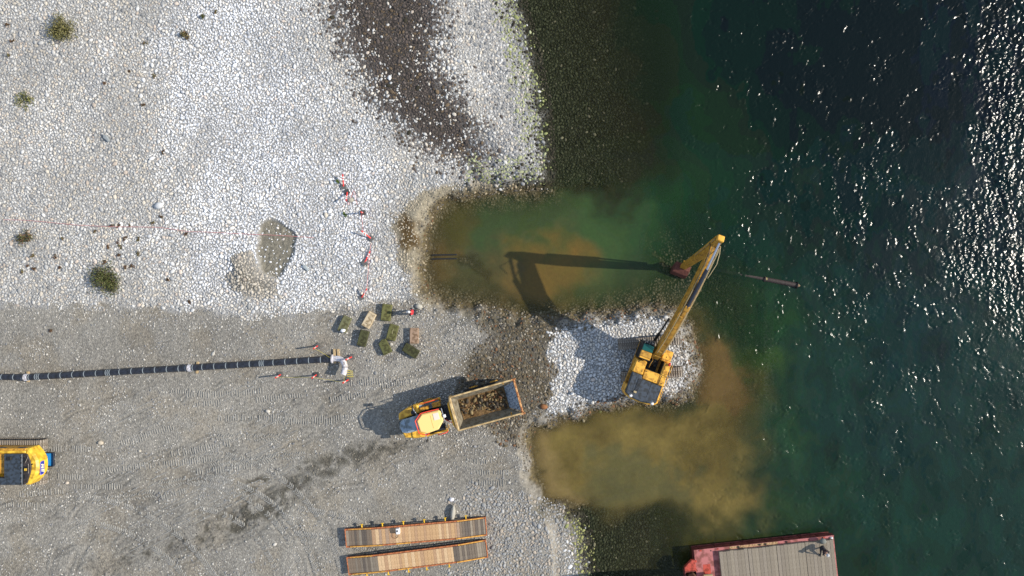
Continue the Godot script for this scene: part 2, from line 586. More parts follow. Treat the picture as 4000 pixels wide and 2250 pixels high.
func stone_mesh(sd: int, rings := 7, sides := 10) -> ArrayMesh:
	var m := MB.new()
	m.ball(Vector3.ZERO, Vector3(1.0, 0.62, 0.8), rings, sides, 0.16, sd)
	return m.mesh()

func vary(c: Color, k: float) -> Color:
	var f := 1.0 + rng.randf_range(-k, k)
	return Color(c.r * f, c.g * f, c.b * f)

func pale_stone(bleach: float) -> Color:
	var t := rng.randf()
	var c := Color(0.58, 0.582, 0.58)
	if t < 0.16 * (1.6 - bleach):
		c = Color(0.6, 0.56, 0.5)
	elif t < 0.22 * (1.6 - bleach):
		c = Color(0.36, 0.37, 0.38)
	elif t < 0.25 * (1.6 - bleach):
		c = Color(0.56, 0.49, 0.43)
	elif t < 0.55:
		c = Color(0.5, 0.5, 0.5)
	elif t < 0.8:
		c = Color(0.64, 0.64, 0.635)
	var w := c * lerpf(0.98, 1.36, bleach)
	return vary(Color(w.r * lerpf(1.02, 0.99, bleach), w.g, w.b * lerpf(0.95, 1.02, bleach)), 0.12)

func brown_stone() -> Color:
	var t := rng.randf()
	var c := Color(0.15, 0.118, 0.074)
	if t < 0.3:
		c = Color(0.12, 0.11, 0.095)
	elif t < 0.45:
		c = Color(0.27, 0.235, 0.18)
	elif t < 0.53:
		c = Color(0.2, 0.11, 0.06)
	return vary(c, 0.3)

var stone_mat: StandardMaterial3D
var stone_shapes := []

func heap_of(called: String, meshes: Array, where: Array, colors: Array, parent: Node) -> void:
	for s in meshes.size():
		var pick := []
		for k in where.size():
			if k % meshes.size() == s:
				pick.append(k)
		if pick.is_empty():
			continue
		var mm := MultiMesh.new()
		mm.transform_format = MultiMesh.TRANSFORM_3D
		mm.use_colors = true
		mm.mesh = meshes[s]
		mm.instance_count = pick.size()
		for k in pick.size():
			mm.set_instance_transform(k, where[pick[k]])
			mm.set_instance_color(k, colors[pick[k]])
		var o := MultiMeshInstance3D.new()
		o.name = numbered(called, parent)
		o.multimesh = mm
		o.material_override = stone_mat
		o.set_meta("kind", "stuff")
		parent.add_child(o, true)

func make_stones() -> void:
	taken.resize(OW * OH)
	stone_mat = StandardMaterial3D.new()
	stone_mat.resource_name = "river_stone"
	stone_mat.vertex_color_use_as_albedo = true
	stone_mat.roughness = 0.9
	stone_mat.metallic_specular = 0.3
	stone_mat.albedo_texture = tex_stone
	stone_mat.uv1_triplanar = true
	stone_mat.uv1_scale = Vector3.ONE * 0.35
	for k in 4:
		stone_shapes.append(stone_mesh(40 + k))
	var tiny := [stone_mesh(61, 5, 7), stone_mesh(62, 5, 7)]
	var warp := noise(71, 0.5, 3)
	var clump := noise(73, 0.35, 3)
	var patch := noise(75, 0.13, 2)
	var cw := []      # cobbles
	var cc := []
	var cr := PackedFloat32Array()
	var pw := []      # gravel of the packed yard
	var pc := []
	var bw := []      # stones of the river bed
	var bc := []
	# radius, tries, from the largest down
	for pass_ in [[0.18, 6000, 0.15], [0.132, 36000, 0.2], [0.1, 110000, 0.2], [0.078, 200000, 0.2], [0.06, 280000, 0.2], [0.045, 260000, 0.25]]:
		for t in int(pass_[1]):
			var x := rng.randf_range(-49.5, 24.5)
			var z := rng.randf_range(-30.5, 30.5)
			var r: float = float(pass_[0]) * rng.randf_range(1.0 - pass_[2], 1.0 + pass_[2])
			var sd := at(masks.river, x, z)
			if sd > 17.5:
				continue
			var n1 := warp.get_noise_2d(x, z)
			var n2 := warp.get_noise_2d(x - 60.0, z + 23.0)
			var wx := x + n1 * 0.9
			var wz := z + n2 * 0.9
			var cob := at(masks.cobble, wx, wz)
			var roll := rng.randf()
			var kind := 0     # 0 cobble 1 gravel 2 bed
			var col := Color.WHITE
			var squash := 1.0
			if sd > 0.15:
				kind = 2
				if r > 0.16 or r < 0.06:
					continue
				var dug := at(masks.dug, x, z)
				var shallow := at(masks.bar, wx, wz) > -0.5 or at(masks.spit, wx, wz) > -0.4
				if dug > 0.0 and sd > 1.6 and not shallow:
					continue
				if (sd > 17.0 or rng.randf() < ss(10.0, 17.0, sd)) and not shallow:
					continue
				if roll > 0.75:
					continue
				col = vary(Color(0.045, 0.05, 0.025), 0.5)
				if rng.randf() < 0.025:
					col = vary(Color(0.16, 0.15, 0.09), 0.3)
				if dug > 0.0 or shallow:
					col = vary(Color(0.2, 0.17, 0.105), 0.45)
			elif cob > 0.0 or at(masks.heap, wx, wz) > -0.1:
				if at(masks.pit, x, z) > -0.05 and (roll > 0.035 or r > 0.13):
					continue
				var heap := at(masks.heap, wx, wz)
				var cl := clump.get_noise_2d(x, z)
				if r > 0.17 and roll > 0.35 + cl:
					continue
				if r > 0.13 and roll > 0.75 + cl * 0.6:
					continue
				var bl := clampf(ss(-3.0, 3.0, at(masks.bleach, wx, wz)) + 0.5 * patch.get_noise_2d(x * 1.6 + z * 0.5, z * 0.5), 0.0, 1.0)
				col = pale_stone(bl)
				var shade := 1.0 + 0.22 * patch.get_noise_2d(x, z) + 0.1 * cl - 0.1 * ss(-28.0, -46.0, x)
				col = Color(col.r * shade, col.g * shade, col.b * shade)
				if heap > -0.15:
					if r < 0.07 and roll > 0.5:
						continue
					col = vary(Color(0.52, 0.47, 0.39), 0.32)
				# the weed band: most stones dark, pale ones thinning out towards its middle
				var dk := at(masks.dark, wx, wz) + n2 * 1.6 + n1 * 1.2
				if rng.randf() < ss(-2.8, 2.8, dk) * 0.95:
					col = vary(Color(0.11, 0.09, 0.078), 0.4)
					if rng.randf() < 0.16:
						col = vary(Color(0.15, 0.11, 0.07), 0.3)
					squash = 0.8
				# green algae and black wet stones towards the water of the natural beach
				if z < -8.6 and x > -4.0:
					var u := sd + n1 * 0.5 + rng.randf_range(-0.5, 0.5)
					if rng.randf() < 0.45 * ss(-3.0, -1.8, u) + 0.55 * ss(-1.5, -0.6, u):
						col = vary(Color(0.05, 0.045, 0.03), 0.5)
						if u < -0.7 and rng.randf() < 0.5:
							col = vary(Color(0.27, 0.29, 0.12), 0.35)
					elif u > -3.0 and rng.randf() < 0.5:
						col = vary(Color(0.4, 0.42, 0.24), 0.25)
					elif u > -5.5 and u <= -1.0 and rng.randf() < 0.3:
						col = vary(Color(0.26, 0.265, 0.27), 0.3)
			elif at(masks.rim, wx, wz) > -0.2:
				if roll > 0.42 or r > 0.14:
					continue
				col = vary(Color(0.45, 0.39, 0.29), 0.3)
				if sd > -0.8:
					col = brown_stone() if rng.randf() < 0.8 else vary(Color(0.4, 0.33, 0.22), 0.2)
				if at(masks.clay, x, z) > -0.3 and roll > 0.12:
					continue
			elif at(masks.isle, wx, wz) > -0.2 or (at(masks.isle, x, z) > -2.0 and sd > -1.6 and x > 3.0):
				if roll > 0.92:
					continue
				if r > 0.17 and (roll > 0.3 or sd < -4.5):
					continue
				col = pale_stone(0.4)
				if sd > -1.5 and rng.randf() < ss(-1.6, -0.6, sd):
					col = brown_stone()
				if x > 14.0 and sd > -1.7 and rng.randf() < 0.55:
					col = brown_stone()
			elif at(masks.brown, wx, wz) > -0.1:
				var dens := 0.55 + 0.6 * clump.get_noise_2d(x * 0.8, z * 0.8)
				if roll > dens or r > 0.165:
					continue
				col = brown_stone() if rng.randf() < 0.88 else vary(Color(0.38, 0.34, 0.27), 0.25)
			elif at(masks.south, wx, wz) > 0.0:
				var cl2 := clump.get_noise_2d(x + 31.0, z)
				if roll > 0.86 + cl2 or (r > 0.17 and roll > 0.4):
					continue
				col = vary(Color(0.37, 0.365, 0.35), 0.25)
				if rng.randf() < 0.2:
					col = vary(Color(0.44, 0.38, 0.31), 0.2)
				var u2 := sd + n1 * 0.5 + rng.randf_range(-0.4, 0.4)
				if u2 > -2.0 and x > 4.5:
					if rng.randf() < ss(-2.2, -1.2, u2) * 0.85:
						col = vary(Color(0.3, 0.3, 0.12), 0.4)
					if u2 > -0.9 and rng.randf() < 0.75:
						col = vary(Color(0.05, 0.045, 0.03), 0.5)
				elif sd > -4.0 and x > 4.5 and rng.randf() < 0.6:
					col = pale_stone(0.6)
			else:
				kind = 1
				var dens2 := 0.015 + 0.13 * ss(0.1, 0.55, clump.get_noise_2d(x * 0.9, z * 0.9)) + 0.1 * ss(2.2, 0.0, absf(cob) * 1.0) + 0.05 * ss(0.1, 0.6, n1)
				if at(masks.mixed, wx, wz) > 0.0:
					dens2 += 0.13 + 0.35 * ss(0.0, 0.5, clump.get_noise_2d(x + 77.0, z + 9.0))
				if r > 0.13:
					dens2 *= 0.05
				elif r > 0.1:
					dens2 *= 0.25
				elif r < 0.062:
					dens2 = dens2 * 1.1 + 0.03
				if roll > dens2:
					continue
				col = vary(Color(0.42, 0.405, 0.37), 0.25)
				if rng.randf() < 0.22:
					col = vary(Color(0.58, 0.55, 0.49), 0.15)
				elif rng.randf() < 0.25:
					col = vary(Color(0.27, 0.27, 0.27), 0.25)
				if sd > -0.9:
					col = brown_stone()
				if at(masks.wet_a, wx, wz) > -0.3 or at(masks.wet_b, wx, wz) > -0.2 or at(masks.wet_d, wx, wz) > 0.0:
					col = Color(col.r * 0.42, col.g * 0.4, col.b * 0.36)
			if not free_spot(x, z, r):
				continue
			take(x, z, r * 0.98)
			var y := ground_y(x, z)
			var flat := rng.randf_range(0.55, 0.85) * squash
			var b := Basis(Vector3.UP, rng.randf() * TAU) * Basis(Vector3.RIGHT, rng.randf_range(-0.25, 0.25)) * Basis(Vector3.BACK, rng.randf_range(-0.25, 0.25))
			var s := Vector3(rng.randf_range(1.0, 1.28), flat * 1.05, rng.randf_range(0.92, 1.12)) * r
			var lift := 0.06 if kind == 0 else 0.06
			var xf := Transform3D(b.scaled_local(s), Vector3(x, y + r * lift * (1.0 if kind != 2 else 0.8), z))
			if kind == 0:
				cw.append(xf); cc.append(col); cr.append(r)
			elif kind == 1:
				pw.append(xf); pc.append(col)
			else:
				bw.append(xf); bc.append(col)
	# the largest cobbles are pieces of their own
	var order := range(cw.size())
	order.sort_custom(func(a, b): return cr[a] > cr[b])
	var single := {}
	var tones := {}
	for q in 290:
		var k: int = order[q]
		single[k] = true
		var col: Color = cc[k]
		var key := "stone_%d_%d" % [int(col.r * 12.0), int((col.r - col.b + 0.3) * 14.0)]
		if not tones.has(key):
			var m: StandardMaterial3D = stone_mat.duplicate()
			m.vertex_color_use_as_albedo = false
			m.albedo_color = col.linear_to_srgb()
			m.resource_name = key
			tones[key] = m
		var o := put("stone", stone_shapes[q % 4], tones[key], ground)
		o.transform = cw[k]
	var w2 := []
	var c2 := []
	for k in cw.size():
		if not single.has(k):
			w2.append(cw[k]); c2.append(cc[k])
	heap_of("cobbles", stone_shapes, w2, c2, ground)
	heap_of("gravel", tiny, pw, pc, ground)
	heap_of("riverbed_stones", [stone_shapes[1]], bw, bc, ground)
	print("stones ", cw.size(), " gravel ", pw.size(), " bed ", bw.size())

# ---------------------------------------------------------------- river
func make_river() -> void:
	var xs := axis([-700, -100, -40, -20], -9.0, 11.8, 0.2, [])
	xs.append_array(axis([], 12.0, 46.0, 0.085, [47, 48, 50, 55, 70, 120, 300, 700]))
	var zs := axis([-700, -150, -60, -40, -32], -27.0, 27.0, 0.09, [29, 32, 40, 60, 150, 700])
	var w := xs.size()
	var h := zs.size()
	# colour of the water itself (dissolved greens, silt), on the coarse grid
	var pts := [
		[1450, 80, 46, 44, 27, 90], [1550, 280, 45, 46, 27, 110], [1440, 360, 44, 41, 28, 80], [1660, 130, 32, 48, 29, 90], [1600, 420, 44, 48, 31, 80],
		[1750, 60, 20, 46, 30, 90], [1800, 280, 29, 58, 38, 100], [1900, 100, 16, 37, 32, 110], [1700, 500, 35, 72, 47, 80], [1600, 540, 52, 84, 52, 60], [1800, 450, 30, 61, 40, 90], [1850, 620, 31, 62, 50, 90],
		[1130, 540, 82, 84, 48, 50], [1250, 560, 66, 88, 55, 60], [1400, 560, 66, 88, 55, 60], [1500, 570, 64, 94, 57, 60], [1100, 640, 102, 92, 58, 40], [1150, 710, 80, 84, 56, 50], [1250, 720, 82, 84, 58, 50], [1400, 720, 92, 88, 50, 50], [1500, 690, 70, 90, 56, 60], [1600, 700, 58, 78, 52, 60], [1180, 640, 78, 84, 60, 40],
		[2000, 200, 13, 34, 32, 130], [2000, 480, 20, 47, 42, 130], [2200, 200, 12, 30, 34, 130], [2200, 500, 17, 40, 44, 130], [2420, 200, 17, 36, 45, 130], [2520, 500, 22, 46, 55, 130],
		[2100, 800, 30, 58, 54, 120], [2300, 800, 25, 52, 58, 120], [2520, 900, 28, 56, 57, 120], [1950, 790, 42, 78, 50, 70], [1850, 770, 48, 72, 46, 60], [2120, 1000, 34, 61, 58, 120], [2300, 1100, 31, 58, 59, 130], [2520, 1200, 32, 60, 57, 130],
		[2010, 1090, 48, 80, 58, 60], [1945, 940, 64, 94, 50, 50], [2110, 1250, 36, 64, 53, 90], [2300, 1320, 33, 62, 55, 110], [2010, 1290, 46, 70, 48, 60], [1800, 1330, 70, 72, 43, 70], [1650, 1310, 60, 64, 44, 60], [1550, 1360, 50, 52, 40, 60], [1620, 1430, 64, 66, 48, 60], [2200, 1430, 34, 58, 44, 90], [1720, 820, 70, 78, 48, 40]]
	var where := []
	var tint := []
	for p in pts:
		where.append(D(p[0], p[1]))
		tint.append(lin(p[3 - 1], p[3], p[4]))
	var cr := PackedFloat32Array()
	var cg := PackedFloat32Array()
	var cb := PackedFloat32Array()
	for a in [cr, cg, cb]:
		a.resize(MW * MH)
	for j in MH:
		for i in MW:
			var q := Vector2(MX0 + i * MS, MZ0 + j * MS)
			if q.x < -10.0:
				continue
			var s := 1e-12
			var acc := Vector3.ZERO
			for k in pts.size():
				var rad: float = pts[k][5] / 29.62
				var d2: float = q.distance_squared_to(where[k]) / (rad * rad)
				var wt := 1.0 / ((0.4 + d2) * (0.4 + d2))
				s += wt
				acc += Vector3(tint[k].r, tint[k].g, tint[k].b) * wt
			acc /= s
			cr[j * MW + i] = acc.x
			cg[j * MW + i] = acc.y
			cb[j * MW + i] = acc.z
	var swirl := noise(101, 0.16, 4)
	var eddy := noise(103, 0.5, 3)
	var wave_a := noise(105, 0.42, 2)
	var wave_b := noise(107, 1.15, 2)
	var wave_c := noise(109, 3.0, 1)
	var bands := noise(111, 0.12, 4)
	bands.fractal_type = FastNoiseLite.FRACTAL_RIDGED
	var v := PackedVector3Array()
	var c := PackedColorArray()
	var uv := PackedVector2Array()
	v.resize(w * h)
	c.resize(w * h)
	uv.resize(w * h)
	var riffle: PackedFloat32Array = masks.riffle
	var river: PackedFloat32Array = masks.river
	for j in h:
		var z := zs[j]
		for i in w:
			var x := xs[i]
			var k := j * w + i
			var y := WATER
			var col := Color(0.02, 0.04, 0.045)
			var sd := at(river, x, z)
			if sd > -2.5 and absf(z) < 33.0 and x < 48.0:
				var s1 := swirl.get_noise_2d(x, z)
				var s2 := swirl.get_noise_2d(x + 40.0, z + 70.0)
				var e1 := eddy.get_noise_2d(x, z)
				var e2 := eddy.get_noise_2d(x - 50.0, z + 20.0)
				var wx := x + s1 * 2.6 + e1 * 0.7
				var wz := z + s2 * 2.6 + e2 * 0.7
				# ripples: rough water in the riffle and along the shear lines, glassy in the lee
				var rough := 0.11 + 0.89 * ss(0.0, 2.2, at(riffle, x + s1 * 2.2, z + s2 * 2.0))
				var line := bands.get_noise_2d(x * 1.3 + s2 * 8.0, z * 0.7 + s1 * 8.0)
				var open := ss(17.0, 24.0, x + s1 * 4.0)
				rough += ss(0.3, 0.8, line) * 0.95 * open
				rough += ss(0.4, 0.8, line) * 0.8 * ss(13.0, 17.0, x) * (1.0 - open)
				if x < 16.0:
					rough *= lerpf(0.35, 1.0, ss(9.0, 16.0, x))
				rough *= 1.0 - 0.3 * ss(2.0, 12.0, z)
				rough *= 0.72 + 0.5 * ss(-0.25, 0.25, eddy.get_noise_2d(x * 0.5 + 7.0, z * 0.25))
				var tall := rough
				y += tall * (0.06 * wave_a.get_noise_2d(x * 1.3, z * 0.8) + 0.052 * wave_b.get_noise_2d(x * 1.3, z * 1.0))
				y += tall * 0.036 * wave_c.get_noise_2d(x, z)
				y += 0.012 * s1 * open
				# colour
				var r := at(cr, wx, wz)
				var g := at(cg, wx, wz)
				var b := at(cb, wx, wz)
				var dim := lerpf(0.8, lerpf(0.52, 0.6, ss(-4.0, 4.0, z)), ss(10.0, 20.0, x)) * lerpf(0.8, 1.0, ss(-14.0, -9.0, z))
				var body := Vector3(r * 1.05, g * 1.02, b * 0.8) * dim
				if x < 12.0 and z > -9.0:
					body = Vector3(body.x * 1.06, body.y * 0.94, body.z)
				var k_clear := 0.62
				var pa := ss(-1.2, 1.8, at(masks.plume_a, x + s1 * 2.4 + e1 * 0.4, z + s2 * 2.4) + e1 * 0.4) * (0.7 + 0.3 * ss(-0.3, 0.4, s2))
				body = body.lerp(Vector3(0.16, 0.094, 0.022), pa)
				var pb := ss(-2.2, 2.4, at(masks.plume_b, x + s1 * 2.2 + e1 * 0.35, z + s2 * 3.0 + e2 * 0.35) + e1 * 0.3)
				body = body.lerp(Vector3(0.15, 0.112, 0.032) * (1.0 + 0.55 * s1 + 0.22 * eddy.get_noise_2d((x * 0.8 + z * 0.5) * 0.9 + s1 * 3.0, (z * 0.8 - x * 0.5) * 0.3 + s2 * 2.0)), pb)
				var hb := ss(-1.0, 1.6, at(masks.hole_b, wx, wz) + e2 * 0.8 + 0.8)
				body = body.lerp(Vector3(0.075, 0.082, 0.037), hb * 0.55)
				var pc := ss(-0.4, 0.4, at(masks.plume_c, x + s1 * 1.4 + e1 * 0.4, z + s2 * 1.4 + e2 * 0.4))
				body = body.lerp(Vector3(0.142, 0.09, 0.03) * (1.0 + 0.1 * e1), pc * 0.9)
				var sb := ss(-0.6, 0.8, at(masks.sand_b, wx * 0.4 + x * 0.6, wz * 0.4 + z * 0.6) + e1 * 0.7)
				body = body.lerp(Vector3(0.23, 0.165, 0.064), sb * 0.75)
				var silt := maxf(maxf(pa, pb), maxf(pc, sb))
				var dug := ss(-2.5, 1.5, at(masks.dug, wx, wz))
				k_clear = lerpf(lerpf(0.72, 1.0, dug), 3.2, silt)
				k_clear = lerpf(k_clear, 2.2, ss(12.0, 22.0, x))
				var deep := maxf(0.0, WATER - (ground_y(x, z) if x < 26.0 else -6.0))
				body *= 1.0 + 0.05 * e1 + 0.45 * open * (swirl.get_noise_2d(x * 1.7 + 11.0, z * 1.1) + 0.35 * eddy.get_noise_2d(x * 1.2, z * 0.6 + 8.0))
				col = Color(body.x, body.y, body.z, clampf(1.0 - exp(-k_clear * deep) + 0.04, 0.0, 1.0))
			v[k] = Vector3(x, y, z)
			c[k] = col
			uv[k] = Vector2(x, z) * 0.3
	var m := StandardMaterial3D.new()
	m.resource_name = "river_water"
	m.vertex_color_use_as_albedo = true
	m.transparency = BaseMaterial3D.TRANSPARENCY_ALPHA
	m.albedo_texture = noise_tex(113, 0.03, Color(0.93, 0.93, 0.93), Color(1, 1, 1), 256, 4)
	m.roughness = 0.2
	m.metallic_specular = 0.36
	m.normal_enabled = true
	m.normal_texture = normal_tex(115, 0.05, 512, 3.0, 3)
	m.normal_scale = 0.35
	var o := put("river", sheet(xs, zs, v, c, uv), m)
	o.set_meta("kind", "structure")

# ---------------------------------------------------------------- excavators
# local axes: x forward, y up, z to the machine's right
func track(root: Node3D, length: float, gauge_z: float, turn: float, frame_m: Material, shoe_m: Material, width := 0.85, tall := 1.0) -> void:
	var f := MB.new()
	var rw := tall * 0.5 - 0.06
	var half := length * 0.5 - tall * 0.5
	var prof := PackedVector2Array()
	for k in 9:
		var a := -PI / 2 + PI * k / 8.0
		prof.append(Vector2(half + cos(a) * rw * 0.9, sin(a) * rw * 0.9))
	for k in 9:
		var a := PI / 2 + PI * k / 8.0
		prof.append(Vector2(-half + cos(a) * rw * 0.9, sin(a) * rw * 0.9))
	f.xf = Transform3D(Basis(Vector3.RIGHT, PI / 2), Vector3(0, tall * 0.5, 0))
	f.prism(prof, -width * 0.31, width * 0.31, 0.02)
	f.xf = Transform3D()
	for k in 7:
		var x := lerpf(-half, half, k / 6.0)
		for s in [-1.0, 1.0]:
			f.tube([Vector3(x, tall * 0.3, s * width * 0.3), Vector3(x, tall * 0.3, s * width * 0.4)], tall * 0.2, 12)
	var o := part("track", f, frame_m, root)
	o.transform = Transform3D(Basis(Vector3.UP, turn), Vector3.ZERO) * Transform3D(Basis(), Vector3(0, 0, gauge_z))
	var total := 4.0 * half + TAU * rw
	var count := int(total / 0.19)
	var sm := MB.new()
	sm.box(Vector3(0, 0, 0), Vector3(0.165, 0.035, width), 0.008)
	sm.box(Vector3(-0.06, 0.04, 0), Vector3(0.03, 0.05, width * 0.98), 0.008)
	var mesh := sm.mesh()
	for k in count:
		var s := total * (k + 0.5) / count
		var p := Vector2.ZERO
		var a := 0.0
		if s < 2.0 * half:
			p = Vector2(-half + s, rw)
			a = 0.0
			p.y -= 0.05 * sin(PI * s / (2.0 * half))
		elif s < 2.0 * half + PI * rw:
			var th := (s - 2.0 * half) / rw
			p = Vector2(half + sin(th) * rw, cos(th) * rw)
			a = -th
		elif s < 4.0 * half + PI * rw:
			p = Vector2(half - (s - 2.0 * half - PI * rw), -rw)
			a = PI
		else:
			var th := PI + (s - 4.0 * half - PI * rw) / rw
			p = Vector2(-half + sin(th) * rw, cos(th) * rw)
			a = -th
		var q := put("track_shoe", mesh, shoe_m, o)
		q.transform = Transform3D(Basis(Vector3.BACK, a), Vector3(p.x, p.y + tall * 0.5, 0))

func beam(path: Array, depths: Array, width: float, bev := 0.03) -> MB:
	# a box girder bent in the x-y plane
	var up := PackedVector2Array()
	var lo := PackedVector2Array()
	for i in path.size():
		var a: Vector2 = path[maxi(i - 1, 0)]
		var b: Vector2 = path[mini(i + 1, path.size() - 1)]
		var t := (b - a).normalized()
		var nn := Vector2(-t.y, t.x)
		up.append(path[i] + nn * depths[i] * 0.5)
		lo.append(path[i] - nn * depths[i] * 0.5)
	lo.reverse()
	up.append_array(lo)
	var m := MB.new()
	m.xf = Transform3D(Basis(Vector3.RIGHT, -PI / 2), Vector3.ZERO)
	m.prism(up, -width * 0.5, width * 0.5, bev)
	return m

func digger_a() -> void:
	var yellow := grimy("yellow_paint", srgb(236, 178, 66), 0.5, tex_grime, Vector3.ONE * 0.35)
	var olive := grimy("worn_yellow_paint", srgb(196, 146, 52), 0.55, tex_grime, Vector3.ONE * 0.5)
	var dark := grimy("charcoal_panel", srgb(62, 70, 80), 0.55, tex_grime, Vector3.ONE * 0.5)
	var black := solid("black_steel", srgb(24, 23, 22), 0.6)
	var steel := grimy("track_steel", srgb(150, 142, 132), 0.6, tex_grime, Vector3.ONE * 0.8, 0.15)
	var chrome := solid("chrome_rod", srgb(190, 195, 205), 0.25, 0.7)
	var hose := solid("hydraulic_hose", srgb(178, 160, 120), 0.6)
	var rust := grimy("rusty_bucket_steel", srgb(104, 58, 46), 0.8, tex_grime, Vector3.ONE)
	var t := thing("excavator", "yellow long-boomed excavator on the white cobble spit, dipping its bucket in the river", "excavator", Vector3(11.66, ground_y(11.66, 5.88) + 0.03, 5.88), deg_to_rad(69.5))
	for s in [-1.0, 1.0]:
		track(t, 5.25, s * 1.36, deg_to_rad(5.2 - 69.5), black, steel)
	var u := MB.new()
	u.box(Vector3(0, 0.62, 0), Vector3(2.2, 0.45, 1.9), 0.08)
	u.tube([Vector3(0, 0.8, 0), Vector3(0, 1.12, 0)], 0.8, 24)
	part("undercarriage", u, black, t)
	var pl := MB.new()
	pl.prism(PackedVector2Array([Vector2(1.05, -1.45), Vector2(1.05, 1.35), Vector2(-3.2, 1.42), Vector2(-3.5, 0.95), Vector2(-3.66, 0.0), Vector2(-3.56, -0.9), Vector2(-3.25, -1.5)]), 1.1, 1.34, 0.03)
	part("platform", pl, olive, t)
	# counterweight: the yellow rim round the dark engine cover
	var cw := MB.new()
	cw.prism(PackedVector2Array([Vector2(-2.6, 1.46), Vector2(-3.25, 1.46), Vector2(-3.5, 1.22), Vector2(-3.62, 0.7), Vector2(-3.7, 0.0), Vector2(-3.64, -0.8), Vector2(-3.5, -1.3), Vector2(-3.25, -1.53), Vector2(-2.6, -1.53)]), 1.05, 2.28, 0.08)
	part("counterweight", cw, yellow, t)
	var hd := MB.new()
	hd.prism(PackedVector2Array([Vector2(-1.52, -1.4), Vector2(-1.52, -0.62), Vector2(-1.8, -0.5), Vector2(-1.83, 1.26), Vector2(-3.25, 1.26), Vector2(-3.45, 0.9), Vector2(-3.58, 0.0), Vector2(-3.5, -0.85), Vector2(-3.25, -1.4)]), 2.2, 2.58, 0.07)
	var cover := part("engine_cover", hd, dark, t)
	boxpart("vent_tray", Vector3(-2.35, 2.585, -0.62), Vector3(1.0, 0.03, 0.3), black, cover, 0.005)
	for k in 9:
		boxpart("slat", Vector3(-2.78 + k * 0.105, 2.61, -0.62), Vector3(0.045, 0.025, 0.28), dark, cover, 0.004)
	boxpart("exhaust_box", Vector3(-2.98, 2.62, -0.68), Vector3(0.16, 0.1, 0.24), hose, cover)
	for k in [-0.95, 0.35]:
		boxpart("seam", Vector3(-2.45, 2.585, k), Vector3(1.3, 0.012, 0.02), black, cover, 0.003)
	# panels in front of the engine cover
	var defs := [
		["side_panel", Vector3(-0.93, 1.88, -0.98), Vector3(1.14, 1.1, 0.86)], ["middle_panel", Vector3(-1.36, 1.87, 0.15), Vector3(0.82, 1.14, 1.28)],
		["tank_panel", Vector3(-0.86, 1.86, 1.08), Vector3(1.9, 1.12, 0.56)], ["tool_box", Vector3(0.62, 1.6, 0.95), Vector3(0.98, 0.66, 0.78)]]
	for q in defs:
		boxpart(q[0], q[1], q[2], yellow, t, 0.05)
	boxpart("side_skirt", Vector3(-2.2, 1.85, 1.36), Vector3(1.7, 0.8, 0.14), yellow, t, 0.03)
	for q in [Vector3(-0.55, 2.45, -1.2), Vector3(-1.2, 2.45, -0.7), Vector3(-1.6, 2.45, 0.6), Vector3(-1.1, 2.45, -0.35), Vector3(-1.62, 2.45, 1.15), Vector3(-0.4, 2.43, 1.0), Vector3(-1.05, 2.43, 0.95), Vector3(0.55, 1.94, 0.9)]:
		boxpart("latch", q, Vector3(0.08, 0.035, 0.06), black, t, 0.01)
	boxpart("seam", Vector3(-0.95, 2.443, 1.08), Vector3(0.015, 0.012, 0.54), black, t, 0.003)
	boxpart("seam", Vector3(-1.35, 2.443, 0.803), Vector3(0.84, 0.03, 0.02), black, t, 0.003)
	boxpart("seam", Vector3(0.3, 1.935, 0.95), Vector3(0.015, 0.012, 0.76), black, t, 0.003)
	# pump bay between the panels, full of hoses
	boxpart("pump_bay", Vector3(-0.35, 1.36, 0.05), Vector3(1.15, 0.05, 1.0), black, t, 0.01)
	boxpart("bay_liner", Vector3(-0.4, 1.85, 0.775), Vector3(1.1, 1.05, 0.03), black, t, 0.005)
	boxpart("bay_liner", Vector3(-0.93, 1.85, 0.15), Vector3(0.03, 1.05, 1.2), black, t, 0.005)
	boxpart("swing_motor", Vector3(-0.45, 1.62, 0.25), Vector3(0.3, 0.5, 0.3), black, t, 0.06)
	var hs := MB.new()
	for k in 7:
		var a := Vector3(-0.8 + 0.1 * k, 1.7, -0.3 + 0.08 * k)
		hs.tube([a, a + Vector3(0.2, 0.35, rng.randf_range(-0.2, 0.2)), a + Vector3(0.5, 0.25, rng.randf_range(-0.1, 0.3)), Vector3(0.45, 1.7, rng.randf_range(-0.2, 0.2))], 0.022, 6)
	part("bay_hoses", hs, black, t)
	tubepart("bay_hose", [Vector3(-0.75, 1.9, -0.15), Vector3(-0.4, 2.2, -0.2), Vector3(-0.1, 2.1, -0.1), Vector3(0.3, 1.9, -0.25)], 0.022, olive, t, 6)
	boxpart("fire_extinguisher", Vector3(0.08, 2.52, 1.2), Vector3(0.3, 0.16, 0.15), solid("red_paint", srgb(190, 40, 36), 0.45), t, 0.06)
	# cab
	var cab := boxpart("cab", Vector3(0.48, 2.1, -1.0), Vector3(1.5, 1.55, 0.95), black, t, 0.08)
	boxpart("cab_roof", Vector3(0.18, 2.98, -1.0), Vector3(0.5, 0.2, 0.92), olive, cab, 0.06)
	boxpart("cab_roof_lip", Vector3(-0.13, 2.96, -1.0), Vector3(0.14, 0.2, 0.9), yellow, cab, 0.05)
	boxpart("roof_window", Vector3(0.72, 2.99, -1.0), Vector3(0.56, 0.14, 0.88), solid("green_tinted_window", srgb(24, 84, 78), 0.22), cab, 0.06)
	boxpart("front_window", Vector3(1.16, 2.4, -1.0), Vector3(0.3, 1.1, 0.82), solid("dark_glass", srgb(20, 26, 30), 0.1), cab, 0.05)
	var gd := MB.new()
	for k in [-1.38, -1.0, -0.62]:
		gd.tube([Vector3(1.05, 3.02, k), Vector3(1.38, 2.98, k), Vector3(1.42, 2.2, k)], 0.025, 6)
